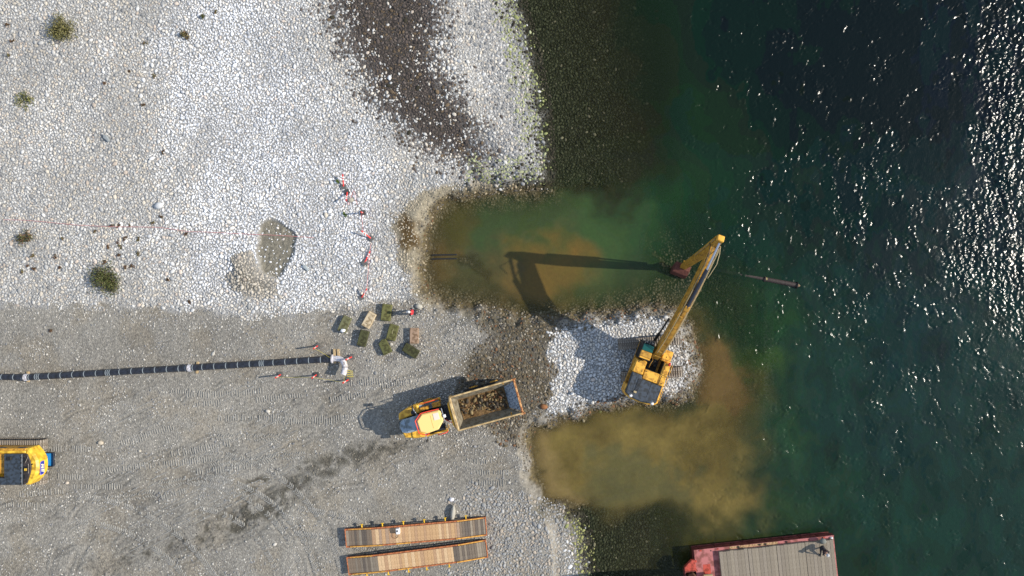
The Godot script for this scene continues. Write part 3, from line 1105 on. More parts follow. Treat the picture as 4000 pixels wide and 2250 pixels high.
	gd.tube([Vector3(1.36, 2.98, -1.4), Vector3(1.36, 2.98, -0.6)], 0.025, 6)
	gd.box(Vector3(1.22, 3.05, -1.25), Vector3(0.14, 0.12, 0.16), 0.03)
	gd.box(Vector3(1.22, 3.05, -0.78), Vector3(0.14, 0.12, 0.16), 0.03)
	part("cab_guard", gd, steel, cab)
	tubepart("mirror_arm", [Vector3(1.0, 2.9, -1.45), Vector3(1.15, 2.8, -1.75), Vector3(1.15, 2.5, -1.78)], 0.022, black, cab, 6)
	# boom, arm and bucket
	var bp := [Vector2(0.25, 1.75), Vector2(1.0, 2.6), Vector2(2.2, 3.75), Vector2(4.0, 5.0), Vector2(6.2, 6.25), Vector2(8.2, 7.05), Vector2(9.8, 7.6)]
	var boom := part("boom", beam(bp, [0.55, 0.78, 0.98, 1.0, 0.88, 0.72, 0.5], 0.62), olive, t)
	var hb := MB.new()
	for s in [-0.2, 0.24]:
		var pth := []
		for q in bp:
			pth.append(Vector3(q.x - 0.35, q.y + 0.5, s))
		hb.tube(pth.slice(1, 7), 0.028, 6)
	for s in [0.36]:
		var pth := []
		for q in bp:
			pth.append(Vector3(q.x - 0.2, q.y + 0.3, s))
		hb.tube(pth.slice(1, 7), 0.03, 6)
	part("boom_pipes", hb, hose, boom)
	for k in 9:
		var fq := 0.12 + k * 0.1
		var ia := fq * 5.0
		var ii := mini(int(ia), 5)
		var q: Vector2 = bp[ii].lerp(bp[ii + 1], ia - ii)
		boxpart("pipe_clamp", Vector3(q.x - 0.34, q.y + 0.49, 0.03), Vector3(0.05, 0.05, 0.56), olive, boom, 0.015, Basis(Vector3.BACK, 0.5))
	tubepart("boom_hose", [Vector3(8.2, 8.0, -0.34), Vector3(8.9, 8.5, -0.45), Vector3(9.5, 8.0, -0.42), Vector3(9.75, 7.2, -0.36)], 0.028, black, boom, 6)
	tubepart("boom_hose", [Vector3(7.2, 7.4, 0.4), Vector3(8.3, 8.05, 0.5), Vector3(9.1, 8.0, 0.45), Vector3(9.7, 7.8, 0.36)], 0.028, hose, boom, 6)
	for s in [-0.52, 0.52]:
		tubepart("boom_cylinder", [Vector3(0.95, 1.45, s), Vector3(2.1, 2.7, s), Vector3(2.12, 2.72, s), Vector3(3.5, 4.15, s)], [0.13, 0.13, 0.075, 0.075], black, t, 10)
	tubepart("arm_cylinder", [Vector3(4.7, 6.05, 0.05), Vector3(7.75, 7.7, 0.05)], 0.15, solid("blue_black_paint", srgb(42, 46, 56), 0.4), t, 12)
	tubepart("arm_cylinder_rod", [Vector3(7.75, 7.7, 0.05), Vector3(9.8, 8.42, 0.05)], 0.085, chrome, t, 10)
	boxpart("cylinder_bracket", Vector3(4.65, 5.98, 0.05), Vector3(0.5, 0.35, 0.4), olive, boom, 0.04, Basis(Vector3.BACK, 0.52))
	var arm := part("arm", beam([Vector2(10.22, 8.5), Vector2(9.9, 7.75), Vector2(9.3, 5.5), Vector2(8.7, 2.6), Vector2(8.2, -0.1)], [0.34, 0.8, 0.74, 0.54, 0.36], 0.48), olive, t)
	var cap := boxpart("arm_head", Vector3(10.12, 8.46, 0.0), Vector3(0.5, 0.24, 0.52), yellow, arm, 0.05, Basis(Vector3.BACK, -0.4))
	cap.set_meta("label", "bright yellow plate at the top of the arm")
	tubepart("bucket_cylinder", [Vector3(10.0, 6.5, 0.0), Vector3(9.4, 3.6, 0.0), Vector3(9.39, 3.55, 0.0), Vector3(8.72, 0.9, 0.0)], [0.12, 0.12, 0.07, 0.07], black, t, 10)
	tubepart("arm_pipe", [Vector3(10.0, 8.1, -0.29), Vector3(9.4, 5.9, -0.31), Vector3(8.95, 3.9, -0.29)], 0.028, hose, arm, 6)
	var bk := MB.new()
	bk.xf = Transform3D(Basis(), Vector3(8.1, -0.5, 0))
	var prof := [Vector2(0.35, 0.35), Vector2(-0.1, 0.4), Vector2(-0.5, 0.15), Vector2(-0.72, -0.3), Vector2(-0.62, -0.8), Vector2(-0.25, -1.05)]
	for k in prof.size() - 1:
		var a: Vector2 = prof[k]
		var b: Vector2 = prof[k + 1]
		var mid := (a + b) * 0.5
		bk.box(Vector3(mid.x, mid.y, 0), Vector3(a.distance_to(b) + 0.04, 0.05, 1.3), 0.015, Basis(Vector3.BACK, (b - a).angle()))
	for s in [-0.65, 0.65]:
		var sp := PackedVector2Array(prof)
		bk.xf = Transform3D(Basis(Vector3.RIGHT, -PI / 2), Vector3(8.1, -0.5, s))
		bk.prism(sp, -0.025, 0.025, 0.0)
	part("bucket", bk, rust, t)
	for k in 5:
		boxpart("bucket_tooth", Vector3(7.95, -1.6, -0.52 + k * 0.26), Vector3(0.28, 0.1, 0.1), rust, t, 0.02, Basis(Vector3.BACK, -0.6))
	var lk := MB.new()
	lk.box(Vector3(8.5, 0.35, 0.0), Vector3(0.14, 0.9, 0.34), 0.03, Basis(Vector3.BACK, 0.45))
	part("bucket_link", lk, olive, t)
	# handrails, aerials
	var hr := MB.new()
	for q in [[Vector3(-1.8, 2.4, 1.38), Vector3(-1.8, 2.75, 1.4), Vector3(-0.95, 2.75, 1.4), Vector3(-0.95, 2.4, 1.38)], [Vector3(-0.75, 2.4, 1.38), Vector3(-0.75, 2.75, 1.4), Vector3(0.05, 2.75, 1.4), Vector3(0.05, 2.0, 1.38)], [Vector3(-3.0, 2.4, 1.38), Vector3(-3.0, 2.7, 1.4), Vector3(-2.0, 2.7, 1.4), Vector3(-2.0, 2.4, 1.38)]]:
		hr.tube(q, 0.026, 6)
	part("handrail", hr, yellow, t)
	for s in [-0.95, 0.9]:
		var an := MB.new()
		an.tube([Vector3(-3.36, 2.5, s), Vector3(-3.36, 2.82, s)], 0.03, 8)
		an.tube([Vector3(-3.36, 2.82, s), Vector3(-3.36, 2.84, s), Vector3(-3.36, 2.92, s), Vector3(-3.36, 2.95, s)], [0.1, 0.14, 0.13, 0.07], 16)
		part("aerial", an, solid("white_plastic", srgb(232, 232, 232), 0.4), t)

func digger_b() -> void:
	var yellow := grimy("bright_yellow_paint", srgb(240, 196, 60), 0.45, tex_grime, Vector3.ONE * 0.3)
	var ochre := grimy("dusty_yellow_paint", srgb(206, 152, 52), 0.55, tex_grime, Vector3.ONE * 0.5)
	var dark := grimy("slate_panel", srgb(58, 68, 80), 0.5, tex_grime, Vector3.ONE * 0.5)
	var black: Material = mats["black_steel"]
	var steel: Material = mats["track_steel"]
	var hose: Material = mats["hydraulic_hose"]
	var t := thing("excavator", "yellow excavator parked at the left edge of the yard, blue badge on its counterweight", "excavator", Vector3(-42.15, ground_y(-42.15, 14.6) + 0.03, 14.6), PI)
	for s in [-1.0, 1.0]:
		track(t, 5.9, s * 1.45, 0.0, black, steel)
	var u := MB.new()
	u.box(Vector3(0, 0.62, 0), Vector3(2.4, 0.45, 2.0), 0.08)
	u.tube([Vector3(0, 0.8, 0), Vector3(0, 1.12, 0)], 0.85, 24)
	part("undercarriage", u, black, t)
	var cw := MB.new()
	var rim := PackedVector2Array([Vector2(-2.35, 1.5), Vector2(-2.7, 1.5), Vector2(-3.12, 1.02), Vector2(-3.38, 0.55), Vector2(-3.44, 0.0), Vector2(-3.38, -0.55), Vector2(-3.12, -1.05), Vector2(-2.7, -1.5), Vector2(-2.35, -1.5)])
	cw.prism(rim, 1.05, 2.3, 0.16)
	var weight := part("counterweight", cw, yellow, t)
	var pl := MB.new()
	pl.prism(PackedVector2Array([Vector2(1.2, -1.5), Vector2(1.2, 1.5), Vector2(-2.7, 1.48), Vector2(-3.2, 0.6), Vector2(-3.2, -0.6), Vector2(-2.7, -1.48)]), 1.1, 1.3, 0.02)
	part("platform", pl, ochre, t)
	boxpart("side_door", Vector3(-1.2, 1.8, 1.4), Vector3(2.4, 1.0, 0.2), ochre, t, 0.04)
	boxpart("side_ledge", Vector3(-1.35, 2.2, 1.2), Vector3(2.1, 0.2, 0.22), yellow, t, 0.03)
	for x in [-2.0, -0.3]:
		boxpart("side_vent", Vector3(x, 2.0, 1.503), Vector3(0.7, 0.28, 0.03), dark, t, 0.01)
	boxpart("side_sticker", Vector3(0.3, 2.0, 1.51), Vector3(0.42, 0.26, 0.012), mats["white_plastic"], t, 0.004)
	# engine cover with ribs, hinges and openings in its rear strip
	var hd := MB.new()
	hd.prism(PackedVector2Array([Vector2(-0.8, 1.08), Vector2(-2.28, 1.08), Vector2(-2.28, -1.44), Vector2(0.1, -1.44), Vector2(0.1, -0.86), Vector2(-0.8, -0.86)]), 2.1, 2.52, 0.05)
	var cover := part("engine_cover", hd, dark, t)
	for k in 8:
		boxpart("rib", Vector3(-1.55, 2.525, 0.9 - k * 0.31), Vector3(1.3, 0.025, 0.05), dark, cover, 0.008)
	for k in 6:
		boxpart("hinge", Vector3(-2.22, 2.54, 0.8 - k * 0.42), Vector3(0.09, 0.05, 0.14), black, cover, 0.01)
	boxpart("air_intake", Vector3(-1.3, 2.58, 0.75), Vector3(0.35, 0.12, 0.3), black, cover, 0.04)
	var rs := MB.new()
	rs.prism(PackedVector2Array([Vector2(-2.3, 1.12), Vector2(-2.62, 1.05), Vector2(-2.88, 0.4), Vector2(-2.94, 0.0), Vector2(-2.88, -0.45), Vector2(-2.62, -1.3), Vector2(-2.3, -1.46)]), 2.2, 2.4, 0.03)
	var strip := part("rear_cover", rs, grimy("brown_black_panel", srgb(62, 54, 52), 0.6, tex_grime, Vector3.ONE * 0.6), t)
	for z in [0.62, -0.78]:
		boxpart("opening", Vector3(-2.4, 2.402, z), Vector3(0.18, 0.02, 0.34), black, strip, 0.005)
	boxpart("opening", Vector3(-2.5, 2.403, -0.18), Vector3(0.36, 0.02, 0.5), black, strip, 0.005)
	boxpart("filter_housing", Vector3(-2.52, 2.44, -0.2), Vector3(0.2, 0.06, 0.2), yellow, strip, 0.02)
	boxpart("grab_rail", Vector3(-2.62, 2.46, 0.62), Vector3(0.04, 0.04, 0.62), steel, strip, 0.01, Basis(Vector3.UP, -0.42))
	boxpart("grab_rail", Vector3(-2.76, 2.46, -0.1), Vector3(0.04, 0.04, 0.8), steel, strip, 0.01)
	# forward deck
	boxpart("deck_panel", Vector3(-0.42, 1.75, 0.25), Vector3(0.62, 1.0, 1.7), ochre, t, 0.04)
	boxpart("deck_panel", Vector3(0.45, 1.8, 1.0), Vector3(1.1, 1.1, 0.5), yellow, t, 0.04)
	boxpart("fuel_tank", Vector3(0.7, 1.7, -1.05), Vector3(1.1, 0.9, 0.8), yellow, t, 0.05)
	tubepart("fuel_cap", [Vector3(0.45, 2.15, -1.1), Vector3(0.45, 2.24, -1.1)], 0.17, mats["track_steel"], t, 16)
	boxpart("pump_bay", Vector3(0.25, 1.36, 0.1), Vector3(0.7, 0.05, 1.1), black, t, 0.01)
	var hs := MB.new()
	for k in 6:
		hs.tube([Vector3(0.0, 1.5, -0.3 + 0.16 * k), Vector3(0.2, 2.0, -0.25 + 0.14 * k), Vector3(0.5, 1.9, -0.3 + 0.15 * k), Vector3(0.9, 1.7, -0.2 + 0.12 * k)], 0.03, 6)
	part("bay_hoses", hs, black, t)
	boxpart("cab", Vector3(1.1, 2.1, -1.0), Vector3(1.6, 1.6, 0.96), black, t, 0.08)
	boxpart("cab_roof", Vector3(1.1, 2.95, -1.0), Vector3(1.5, 0.14, 0.94), yellow, t, 0.05)
	var bp := [Vector2(0.5, 1.8), Vector2(1.6, 3.2), Vector2(3.0, 3.9), Vector2(4.6, 3.6), Vector2(6.3, 2.6)]
	part("boom", beam(bp, [0.5, 0.8, 0.95, 0.8, 0.5], 0.6), yellow, t)
	part("arm", beam([Vector2(6.7, 3.2), Vector2(6.2, 2.5), Vector2(5.2, 0.7)], [0.4, 0.7, 0.4], 0.45), yellow, t)
	tubepart("arm_cylinder", [Vector3(3.2, 4.45, 0), Vector3(6.6, 3.25, 0)], 0.12, black, t, 10)
	# badge on the rear face
	var bd := MB.new()
	var outline_ := PackedVector2Array()
	for q in [[0.5, 0.22, 0.08, 0.0], [-0.34, 0.22, 0.18, PI / 2], [-0.5, -0.22, 0.08, PI], [0.34, -0.22, 0.18, PI * 1.5]]:
		var sx := signf(q[0])
		var sy := signf(q[1])
		for k in 5:
			var a: float = q[3] + PI / 2 * k / 4.0
			var rr: float = q[2]
			outline_.append(Vector2(sx * (0.53 - rr) + cos(a) * rr, sy * (0.24 - rr) + sin(a) * rr))
	bd.prism(outline_, 0.0, 0.02, 0.006)
	var badge := part("badge", bd, solid("blue_enamel", srgb(44, 58, 158), 0.35), t)
	badge.transform = Transform3D(Basis(Vector3(0, 0, 1), Vector3(-1, 0, 0), Vector3(0, -1, 0)), Vector3(-3.452, 1.8, -0.2))
	badge.set_meta("label", "blue badge with slanted pale letters on the counterweight")
	var rimm := MB.new()
	var big_o := PackedVector2Array()
	for q in outline_:
		big_o.append(q * Vector2(1.06, 1.12))
	rimm.prism(big_o, -0.008, 0.006, 0.0)
	var bo := part("badge_border", rimm, solid("pale_violet", srgb(176, 160, 196), 0.4), badge)
	var tm := TextMesh.new()
	tm.text = "JJM"
	var sf := SystemFont.new()
	sf.font_names = PackedStringArray(["Droid Sans"])
	sf.font_weight = 800
	tm.font = sf
	tm.font_size = 64
	tm.pixel_size = 0.0062
	tm.depth = 0.012
	var letters := put("lettering", tm, solid("pale_yellow_letters", srgb(250, 244, 196), 0.4), badge)
	letters.transform = Transform3D(Basis(Vector3(1.08, 0, 0), Vector3(0.28, 0, -1.0), Vector3(0, 1.0, 0)), Vector3(0.0, 0.028, 0.0))
	bo.set_meta("label", "thin pale border round the blue badge")
	boxpart("lifting_eye", Vector3(-3.0, 2.36, 0.2), Vector3(0.2, 0.06, 0.06), black, weight, 0.02, Basis(Vector3.UP, 0.6))
	# blue tray under the tail
	var tr := thing("drip_tray", "blue drip tray on the ground under the parked excavator's tail", "tray", Vector3(-39.44, ground_y(-39.6, 14.5), 14.55))
	boxpart("tray_floor", Vector3(0, 0.04, 0), Vector3(1.0, 0.05, 1.12), solid("blue_plastic", srgb(52, 150, 226), 0.4), tr, 0.01)
	for q in [[Vector3(0.55, 0.12, 0), Vector3(0.05, 0.22, 1.2)], [Vector3(-0.53, 0.14, 0), Vector3(0.07, 0.26, 1.2)], [Vector3(0, 0.14, 0.57), Vector3(1.0, 0.26, 0.06)], [Vector3(0, 0.14, -0.57), Vector3(1.0, 0.26, 0.06)]]:
		boxpart("tray_rim", q[0], q[1], solid("navy_plastic", srgb(24, 34, 52), 0.5), tr, 0.015)

# ---------------------------------------------------------------- dump truck (x forward, z to the north side)
func dump_truck() -> void:
	var yellow := grimy("truck_yellow", srgb(240, 186, 62), 0.45, tex_grime, Vector3.ONE * 0.3)
	var pale := solid("pale_yellow_roof", srgb(246, 214, 134), 0.5)
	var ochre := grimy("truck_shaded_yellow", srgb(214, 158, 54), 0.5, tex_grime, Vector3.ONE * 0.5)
	var grey := grimy("blue_grey_bonnet", srgb(150, 168, 182), 0.5, tex_grime, Vector3.ONE * 0.3)
	var dark := grimy("dark_deck", srgb(44, 48, 56), 0.7, tex_grime, Vector3.ONE * 0.5)
	var black: Material = mats["black_steel"]
	var rubber := solid("tyre_rubber", srgb(38, 37, 36), 0.9)
	var orange := solid("orange_rail", srgb(236, 74, 48), 0.45)
	var tan := grimy("muddy_body_steel", srgb(206, 178, 128), 0.7, tex_grime, Vector3.ONE * 0.3)
	var inner := grimy("scuffed_body_lining", srgb(132, 124, 106), 0.7, tex_grime, Vector3.ONE * 0.4)
	var rust := grimy("rusty_edge", srgb(190, 112, 62), 0.8, tex_grime, Vector3.ONE * 0.9)
	var gy0 := ground_y(-2.1, 9.45)
	var t := thing("dump_truck", "yellow articulated dump truck with a muddy open body between the yard and spit", "dump truck", Vector3(-2.13, gy0 + 0.02, 9.45), deg_to_rad(195.4))
	var ch := MB.new()
	ch.box(Vector3(0.2, 1.05, 0), Vector3(5.6, 0.45, 0.9), 0.05)
	ch.box(Vector3(5.1, 0.95, 0), Vector3(3.6, 0.5, 1.2), 0.05)
	ch.tube([Vector3(2.9, 1.0, 0), Vector3(3.7, 1.0, 0)], 0.3, 14)
	part("chassis", ch, black, t)
	for x in [4.72, 0.75, -1.05]:
		for s in [-1.0, 1.0]:
			var w := MB.new()
			var ring := []
			w.xf = Transform3D(Basis(), Vector3(x, 0.78, s * 1.13))
			w.tube([Vector3(0, 0, -0.28), Vector3(0, 0, -0.24), Vector3(0, 0, -0.12), Vector3(0, 0, 0.12), Vector3(0, 0, 0.24), Vector3(0, 0, 0.28)], [0.6, 0.73, 0.78, 0.78, 0.73, 0.6], 24)
			var tyre := part("wheel", w, rubber, t)
			var r := MB.new()
			r.xf = w.xf
			r.tube([Vector3(0, 0, s * 0.26), Vector3(0, 0, s * 0.31), Vector3(0, 0, s * 0.33)], [0.42, 0.4, 0.22], 18)
			part("rim", r, ochre, tyre)
	# bonnet, flanks, cab
	var bn := MB.new()
	bn.xf = Transform3D(Basis(Vector3.BACK, -0.1), Vector3(6.4, 1.92, -0.1))
	bn.prism(PackedVector2Array([Vector2(-0.85, 0.62), Vector2(0.55, 0.58), Vector2(0.94, 0.44), Vector2(1.02, 0.0), Vector2(0.94, -0.44), Vector2(0.55, -0.6), Vector2(-0.85, -0.62)]), -0.75, 0.0, 0.09)
	var bonnet := part("bonnet", bn, grey, t)
	boxpart("bonnet_seam", Vector3(6.85, 1.865, -0.1), Vector3(0.016, 0.03, 1.06), black, bonnet, 0.004)
	boxpart("grille", Vector3(7.36, 1.35, -0.1), Vector3(0.06, 0.8, 0.9), black, t, 0.02)
	for s in [-1.0, 1.0]:
		var fd := MB.new()
		var o := PackedVector2Array([Vector2(7.34, s * 0.5), Vector2(7.2, s * 1.02), Vector2(6.4, s * 1.3), Vector2(5.5, s * 1.42), Vector2(5.4, s * 0.66), Vector2(6.6, s * 0.56)])
		fd.prism(o, 1.15, 1.72, 0.1)
		part("fender", fd, yellow, t)
		var sk := MB.new()
		sk.prism(PackedVector2Array([Vector2(5.5, s * 1.26), Vector2(5.5, s * 1.43), Vector2(4.5, s * 1.4), Vector2(3.62, s * 1.44), Vector2(3.62, s * 1.3), Vector2(4.5, s * 1.24)]), 1.45, 1.72, 0.04)
		part("wing", sk, yellow, t)
		boxpart("side_deck", Vector3(4.6, 1.52, s * 1.0), Vector3(1.75, 0.08, 0.52), grey if s > 0 else dark, t, 0.02)
	boxpart("battery_box", Vector3(5.0, 1.72, 0.9), Vector3(0.75, 0.34, 0.28), ochre, t, 0.04)
	boxpart("rear_locker", Vector3(4.0, 1.72, 0.95), Vector3(0.7, 0.34, 0.42), ochre, t, 0.04)
	boxpart("step_plate", Vector3(3.75, 1.35, 1.2), Vector3(0.3, 0.06, 0.36), yellow, t, 0.01)
	for k in 4:
		boxpart("step", Vector3(3.75 - 0.07 * k, 1.62 - 0.12 * k, -1.12), Vector3(0.05, 0.03, 0.32), yellow, t, 0.01)
	tubepart("exhaust_scoop", [Vector3(6.0, 1.6, 0.82), Vector3(6.0, 1.8, 0.82)], 0.2, dark, t, 14)
	var cb := MB.new()
	cb.prism(PackedVector2Array([Vector2(5.5, 0.3), Vector2(5.1, 0.6), Vector2(3.75, 0.56), Vector2(3.65, -0.25), Vector2(4.2, -0.78), Vector2(5.1, -0.84), Vector2(5.5, -0.62)]), 1.4, 2.95, 0.02)
	var cab := part("cab", cb, solid("cab_glass", srgb(26, 32, 38), 0.12), t)
	var rf := MB.new()
	var roof_o := PackedVector2Array([Vector2(5.66, 0.26), Vector2(5.16, 0.68), Vector2(3.74, 0.64), Vector2(3.62, 0.5), Vector2(3.56, -0.24), Vector2(4.14, -0.85), Vector2(5.16, -0.93), Vector2(5.62, -0.66)])
	rf.prism(roof_o, 2.95, 3.18, 0.08)
	var roof := part("cab_roof", rf, pale, t)
	boxpart("roof_hatch", Vector3(4.05, 3.19, 0.22), Vector3(0.46, 0.035, 0.56), solid("off_white_plastic", srgb(232, 216, 198), 0.5), roof, 0.015)
	boxpart("roof_crease", Vector3(4.5, 3.184, -0.1), Vector3(0.02, 0.012, 1.1), ochre, roof, 0.004)
	var rl := MB.new()
	var ring2 := []
	for q in [Vector2(3.7, 0.74), Vector2(4.5, 0.78), Vector2(5.2, 0.78), Vector2(5.78, 0.3), Vector2(5.74, -0.72), Vector2(5.2, -1.02), Vector2(4.95, -1.0)]:
		ring2.append(Vector3(q.x, 3.22, q.y))
	rl.tube(ring2, 0.045, 8)
	for q in [Vector2(4.5, 0.78), Vector2(5.78, 0.3), Vector2(5.74, -0.72), Vector2(5.0, -1.0)]:
		rl.tube([Vector3(q.x, 3.22, q.y), Vector3(q.x * 0.99, 3.0, q.y * 0.9)], 0.03, 6)
	part("roof_rail", rl, orange, roof)
	var hr := MB.new()
	hr.tube([Vector3(5.35, 1.7, 1.38), Vector3(5.2, 2.3, 1.4), Vector3(3.9, 2.3, 1.42), Vector3(3.75, 1.7, 1.4)], 0.035, 8)
	hr.tube([Vector3(4.5, 1.7, -1.42), Vector3(4.4, 2.2, -1.44), Vector3(3.72, 2.2, -1.42), Vector3(3.66, 1.7, -1.4)], 0.035, 8)
	part("handrail", hr, orange, t)
	tubepart("mirror_arm", [Vector3(5.55, 2.5, 0.5), Vector3(5.75, 2.62, 1.05), Vector3(5.8, 2.62, 1.3)], 0.04, solid("grey_metal", srgb(140, 144, 150), 0.4, 0.4), cab, 8)
	boxpart("mirror", Vector3(5.82, 2.5, 1.32), Vector3(0.1, 0.5, 0.26), black, cab, 0.03)
	tubepart("mirror_arm", [Vector3(5.3, 2.5, -0.8), Vector3(5.4, 2.5, -1.3), Vector3(5.42, 2.4, -1.6)], 0.04, mats["grey_metal"], cab, 8)
	boxpart("mirror", Vector3(5.42, 2.3, -1.62), Vector3(0.1, 0.5, 0.24), black, cab, 0.03)
	boxpart("beacon_bar", Vector3(3.5, 3.12, 0.2), Vector3(0.08, 0.08, 1.1), mats["grey_metal"], cab, 0.02)
	boxpart("beacon", Vector3(3.4, 3.2, 0.08), Vector3(0.22, 0.14, 0.26), mats["white_plastic"], cab, 0.04)
	# hitch
	boxpart("hitch_deck", Vector3(3.15, 1.75, 0.0), Vector3(0.78, 0.2, 1.2), dark, t, 0.06)
	tubepart("hitch_hose", [Vector3(3.6, 1.9, -0.4), Vector3(3.2, 2.1, -0.72), Vector3(2.95, 2.0, -0.85), Vector3(2.75, 1.8, -0.6)], 0.035, orange, t, 8)
	# open body: floor, sloping sides, chute, each a plate with two faces
	var body := MB.new()
	var fy := 1.72
	var plates := [
		[Vector3(2.2, fy, -0.85), Vector3(2.2, fy, 0.85), Vector3(-1.6, fy, 0.85), Vector3(-1.6, fy, -0.85), Vector3.UP],
	]
	for p in plates:
		body.oq(p[0], p[1], p[2], p[3], p[4])
		body.oq(p[0] - Vector3(0, 0.08, 0), p[1] - Vector3(0, 0.08, 0), p[2] - Vector3(0, 0.08, 0), p[3] - Vector3(0, 0.08, 0), -p[4])
	part("body_floor", body, inner, t)
	for s in [-1.0, 1.0]:
		var wl := MB.new()
		var a := Vector3(2.2, fy, s * 0.85)
		var b := Vector3(-1.6, fy, s * 0.85)
		var c := Vector3(-2.62, 2.95, s * 1.36)
		var d := Vector3(2.55, 3.05, s * 1.33)
		var inn := Vector3(0, 0.6, -s)
		wl.oq(a, b, c, d, inn)
		var o := Vector3(0, -0.04, s * 0.08)
		wl.oq(a + o, b + o, c + o, d + o, -inn)
		part("body_side", wl, inner, t)
		var tp := MB.new()
		tp.tube([d + Vector3(0.1, 0, s * 0.05), c + Vector3(-0.02, 0, s * 0.05)], 0.07, 8)
		part("top_rail", tp, tan, t)
		for k in 5:
			var x := 2.0 - k * 0.95
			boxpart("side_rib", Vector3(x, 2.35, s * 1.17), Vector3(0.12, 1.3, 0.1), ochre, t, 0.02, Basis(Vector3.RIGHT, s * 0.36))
	var hb := MB.new()
	hb.oq(Vector3(2.2, fy, -0.85), Vector3(2.2, fy, 0.85), Vector3(2.55, 3.05, 1.33), Vector3(2.55, 3.05, -1.33), Vector3(-1, 0.3, 0))
	part("headboard_lining", hb, inner, t)
	var hf := MB.new()
	hf.prism(PackedVector2Array([Vector2(2.55, 1.42), Vector2(2.72, 1.42), Vector2(2.8, 0.95), Vector2(2.8, -1.0), Vector2(2.72, -1.42), Vector2(2.55, -1.42)]), 1.9, 3.12, 0.06)
	part("headboard", hf, tan, t)
	var hl := MB.new()
	hl.prism(PackedVector2Array([Vector2(2.79, 1.1), Vector2(2.98, 0.9), Vector2(3.0, 0.1), Vector2(2.99, -0.9), Vector2(2.8, -1.3)]), 2.1, 2.86, 0.1)
	part("spill_guard", hl, yellow, t)
	var cu := MB.new()
	cu.oq(Vector3(-1.6, fy, -0.85), Vector3(-1.6, fy, 0.85), Vector3(-2.62, 2.6, 1.2), Vector3(-2.62, 2.6, -1.2), Vector3(1, 1, 0))
	cu.oq(Vector3(-1.6, fy - 0.08, -0.85), Vector3(-1.6, fy - 0.08, 0.85), Vector3(-2.62, 2.52, 1.2), Vector3(-2.62, 2.52, -1.2), Vector3(-1, -1, 0))
	part("chute", cu, grimy("pale_scraped_steel", srgb(168, 178, 186), 0.5, noise_tex(37, 0.04, Color(0.35, 0.36, 0.4), Color(1, 1, 1), 128, 3, 0.36), Vector3.ONE * 1.2), t)
	var tg := MB.new()
	tg.box(Vector3(-2.72, 2.72, 0), Vector3(0.16, 0.42, 2.9), 0.03)
	tg.box(Vector3(-2.7, 2.95, 1.42), Vector3(0.4, 0.2, 0.12), 0.03)
	tg.box(Vector3(-2.74, 2.9, -1.46), Vector3(0.36, 0.24, 0.14), 0.03)
	part("tailgate", tg, grimy("rusty_tan_gate", srgb(206, 158, 104), 0.75, noise_tex(39, 0.03, Color(0.62, 0.42, 0.3), Color(1, 1, 1), 128, 4, 0.42), Vector3.ONE * 0.8), t)
	# what lies in the body
	var md := MB.new()
	var hn := noise(211, 0.9, 3)
	var gridp := []
	for i in 30:
		var row := []
		for j in 15:
			var x := lerpf(2.15, -1.75, i / 29.0)
			var z := lerpf(-0.9, 0.9, j / 14.0)
			row.append(Vector3(x, fy + 0.07 + 0.1 * hn.get_noise_2d(x, z) + 0.09 * ss(-0.2, -1.4, x) + 0.05 * (1.0 - absf(z)), z))
		gridp.append(row)
	for i in 29:
		for j in 14:
			md.oq(gridp[i][j], gridp[i + 1][j], gridp[i + 1][j + 1], gridp[i][j + 1], Vector3.UP)
	var mud := part("mud_load", md, grimy("wet_ochre_mud", srgb(114, 88, 50), 0.75, tex_grime, Vector3.ONE * 0.8))
	mud.transform = t.transform
	tag(mud, "layer of wet ochre mud on the floor of the dump truck's body", "mud")
	mud.set_meta("kind", "stuff")
	var smats := []
	for q in [[104, 84, 54], [82, 74, 62], [132, 114, 80], [92, 64, 42], [64, 56, 48], [150, 132, 96]]:
		var m: StandardMaterial3D = stone_mat.duplicate()
		m.vertex_color_use_as_albedo = false
		m.albedo_color = srgb(q[0], q[1], q[2])
		m.roughness = 0.6
		m.resource_name = "wet_stone_%d" % q[0]
		smats.append(m)
	for k in 190:
		var cl := rng.randf() < 0.6
		var x := rng.randf_range(-1.6, 0.1) if cl else rng.randf_range(-0.1, 2.0)
		var z := rng.randf_range(-0.72, 0.72)
		if not cl and absf(z - 0.15) > 0.6 and rng.randf() < 0.7:
			z *= 0.5
		if x > -0.3 and x < 0.1 and rng.randf() < 0.6:
			x -= 0.4
		var r := rng.randf_range(0.06, 0.125)
		if k % 13 == 0:
			r = 0.175
		var y := fy + 0.07 + 0.1 * hn.get_noise_2d(x, z) + 0.09 * ss(-0.2, -1.4, x) + 0.05 * (1.0 - absf(z)) + r * 0.35
		if cl:
			y += rng.randf_range(0.0, 0.1)
		var o := put("stone", stone_shapes[k % 4], smats[rng.randi() % 6])
		o.transform = t.transform * Transform3D(Basis(Vector3.UP, rng.randf() * TAU).scaled_local(Vector3(r * 1.15, r * 1.1, r)), Vector3(x, y, z))
		if cl:
			tag(o, "wet brown stone in the dense heap by the tailgate of the dump truck's body", "stone", "stones heaped by the tailgate")
		else:
			tag(o, "wet brown stone in the sparse scatter by the headboard of the dump truck's body", "stone", "stones scattered by the headboard")

# ---------------------------------------------------------------- timber ramps
func ramp_h(t: float) -> float:
	return 0.42 + 0.3 * ss(0.0, 0.24, t) * ss(1.0, 0.78, t)

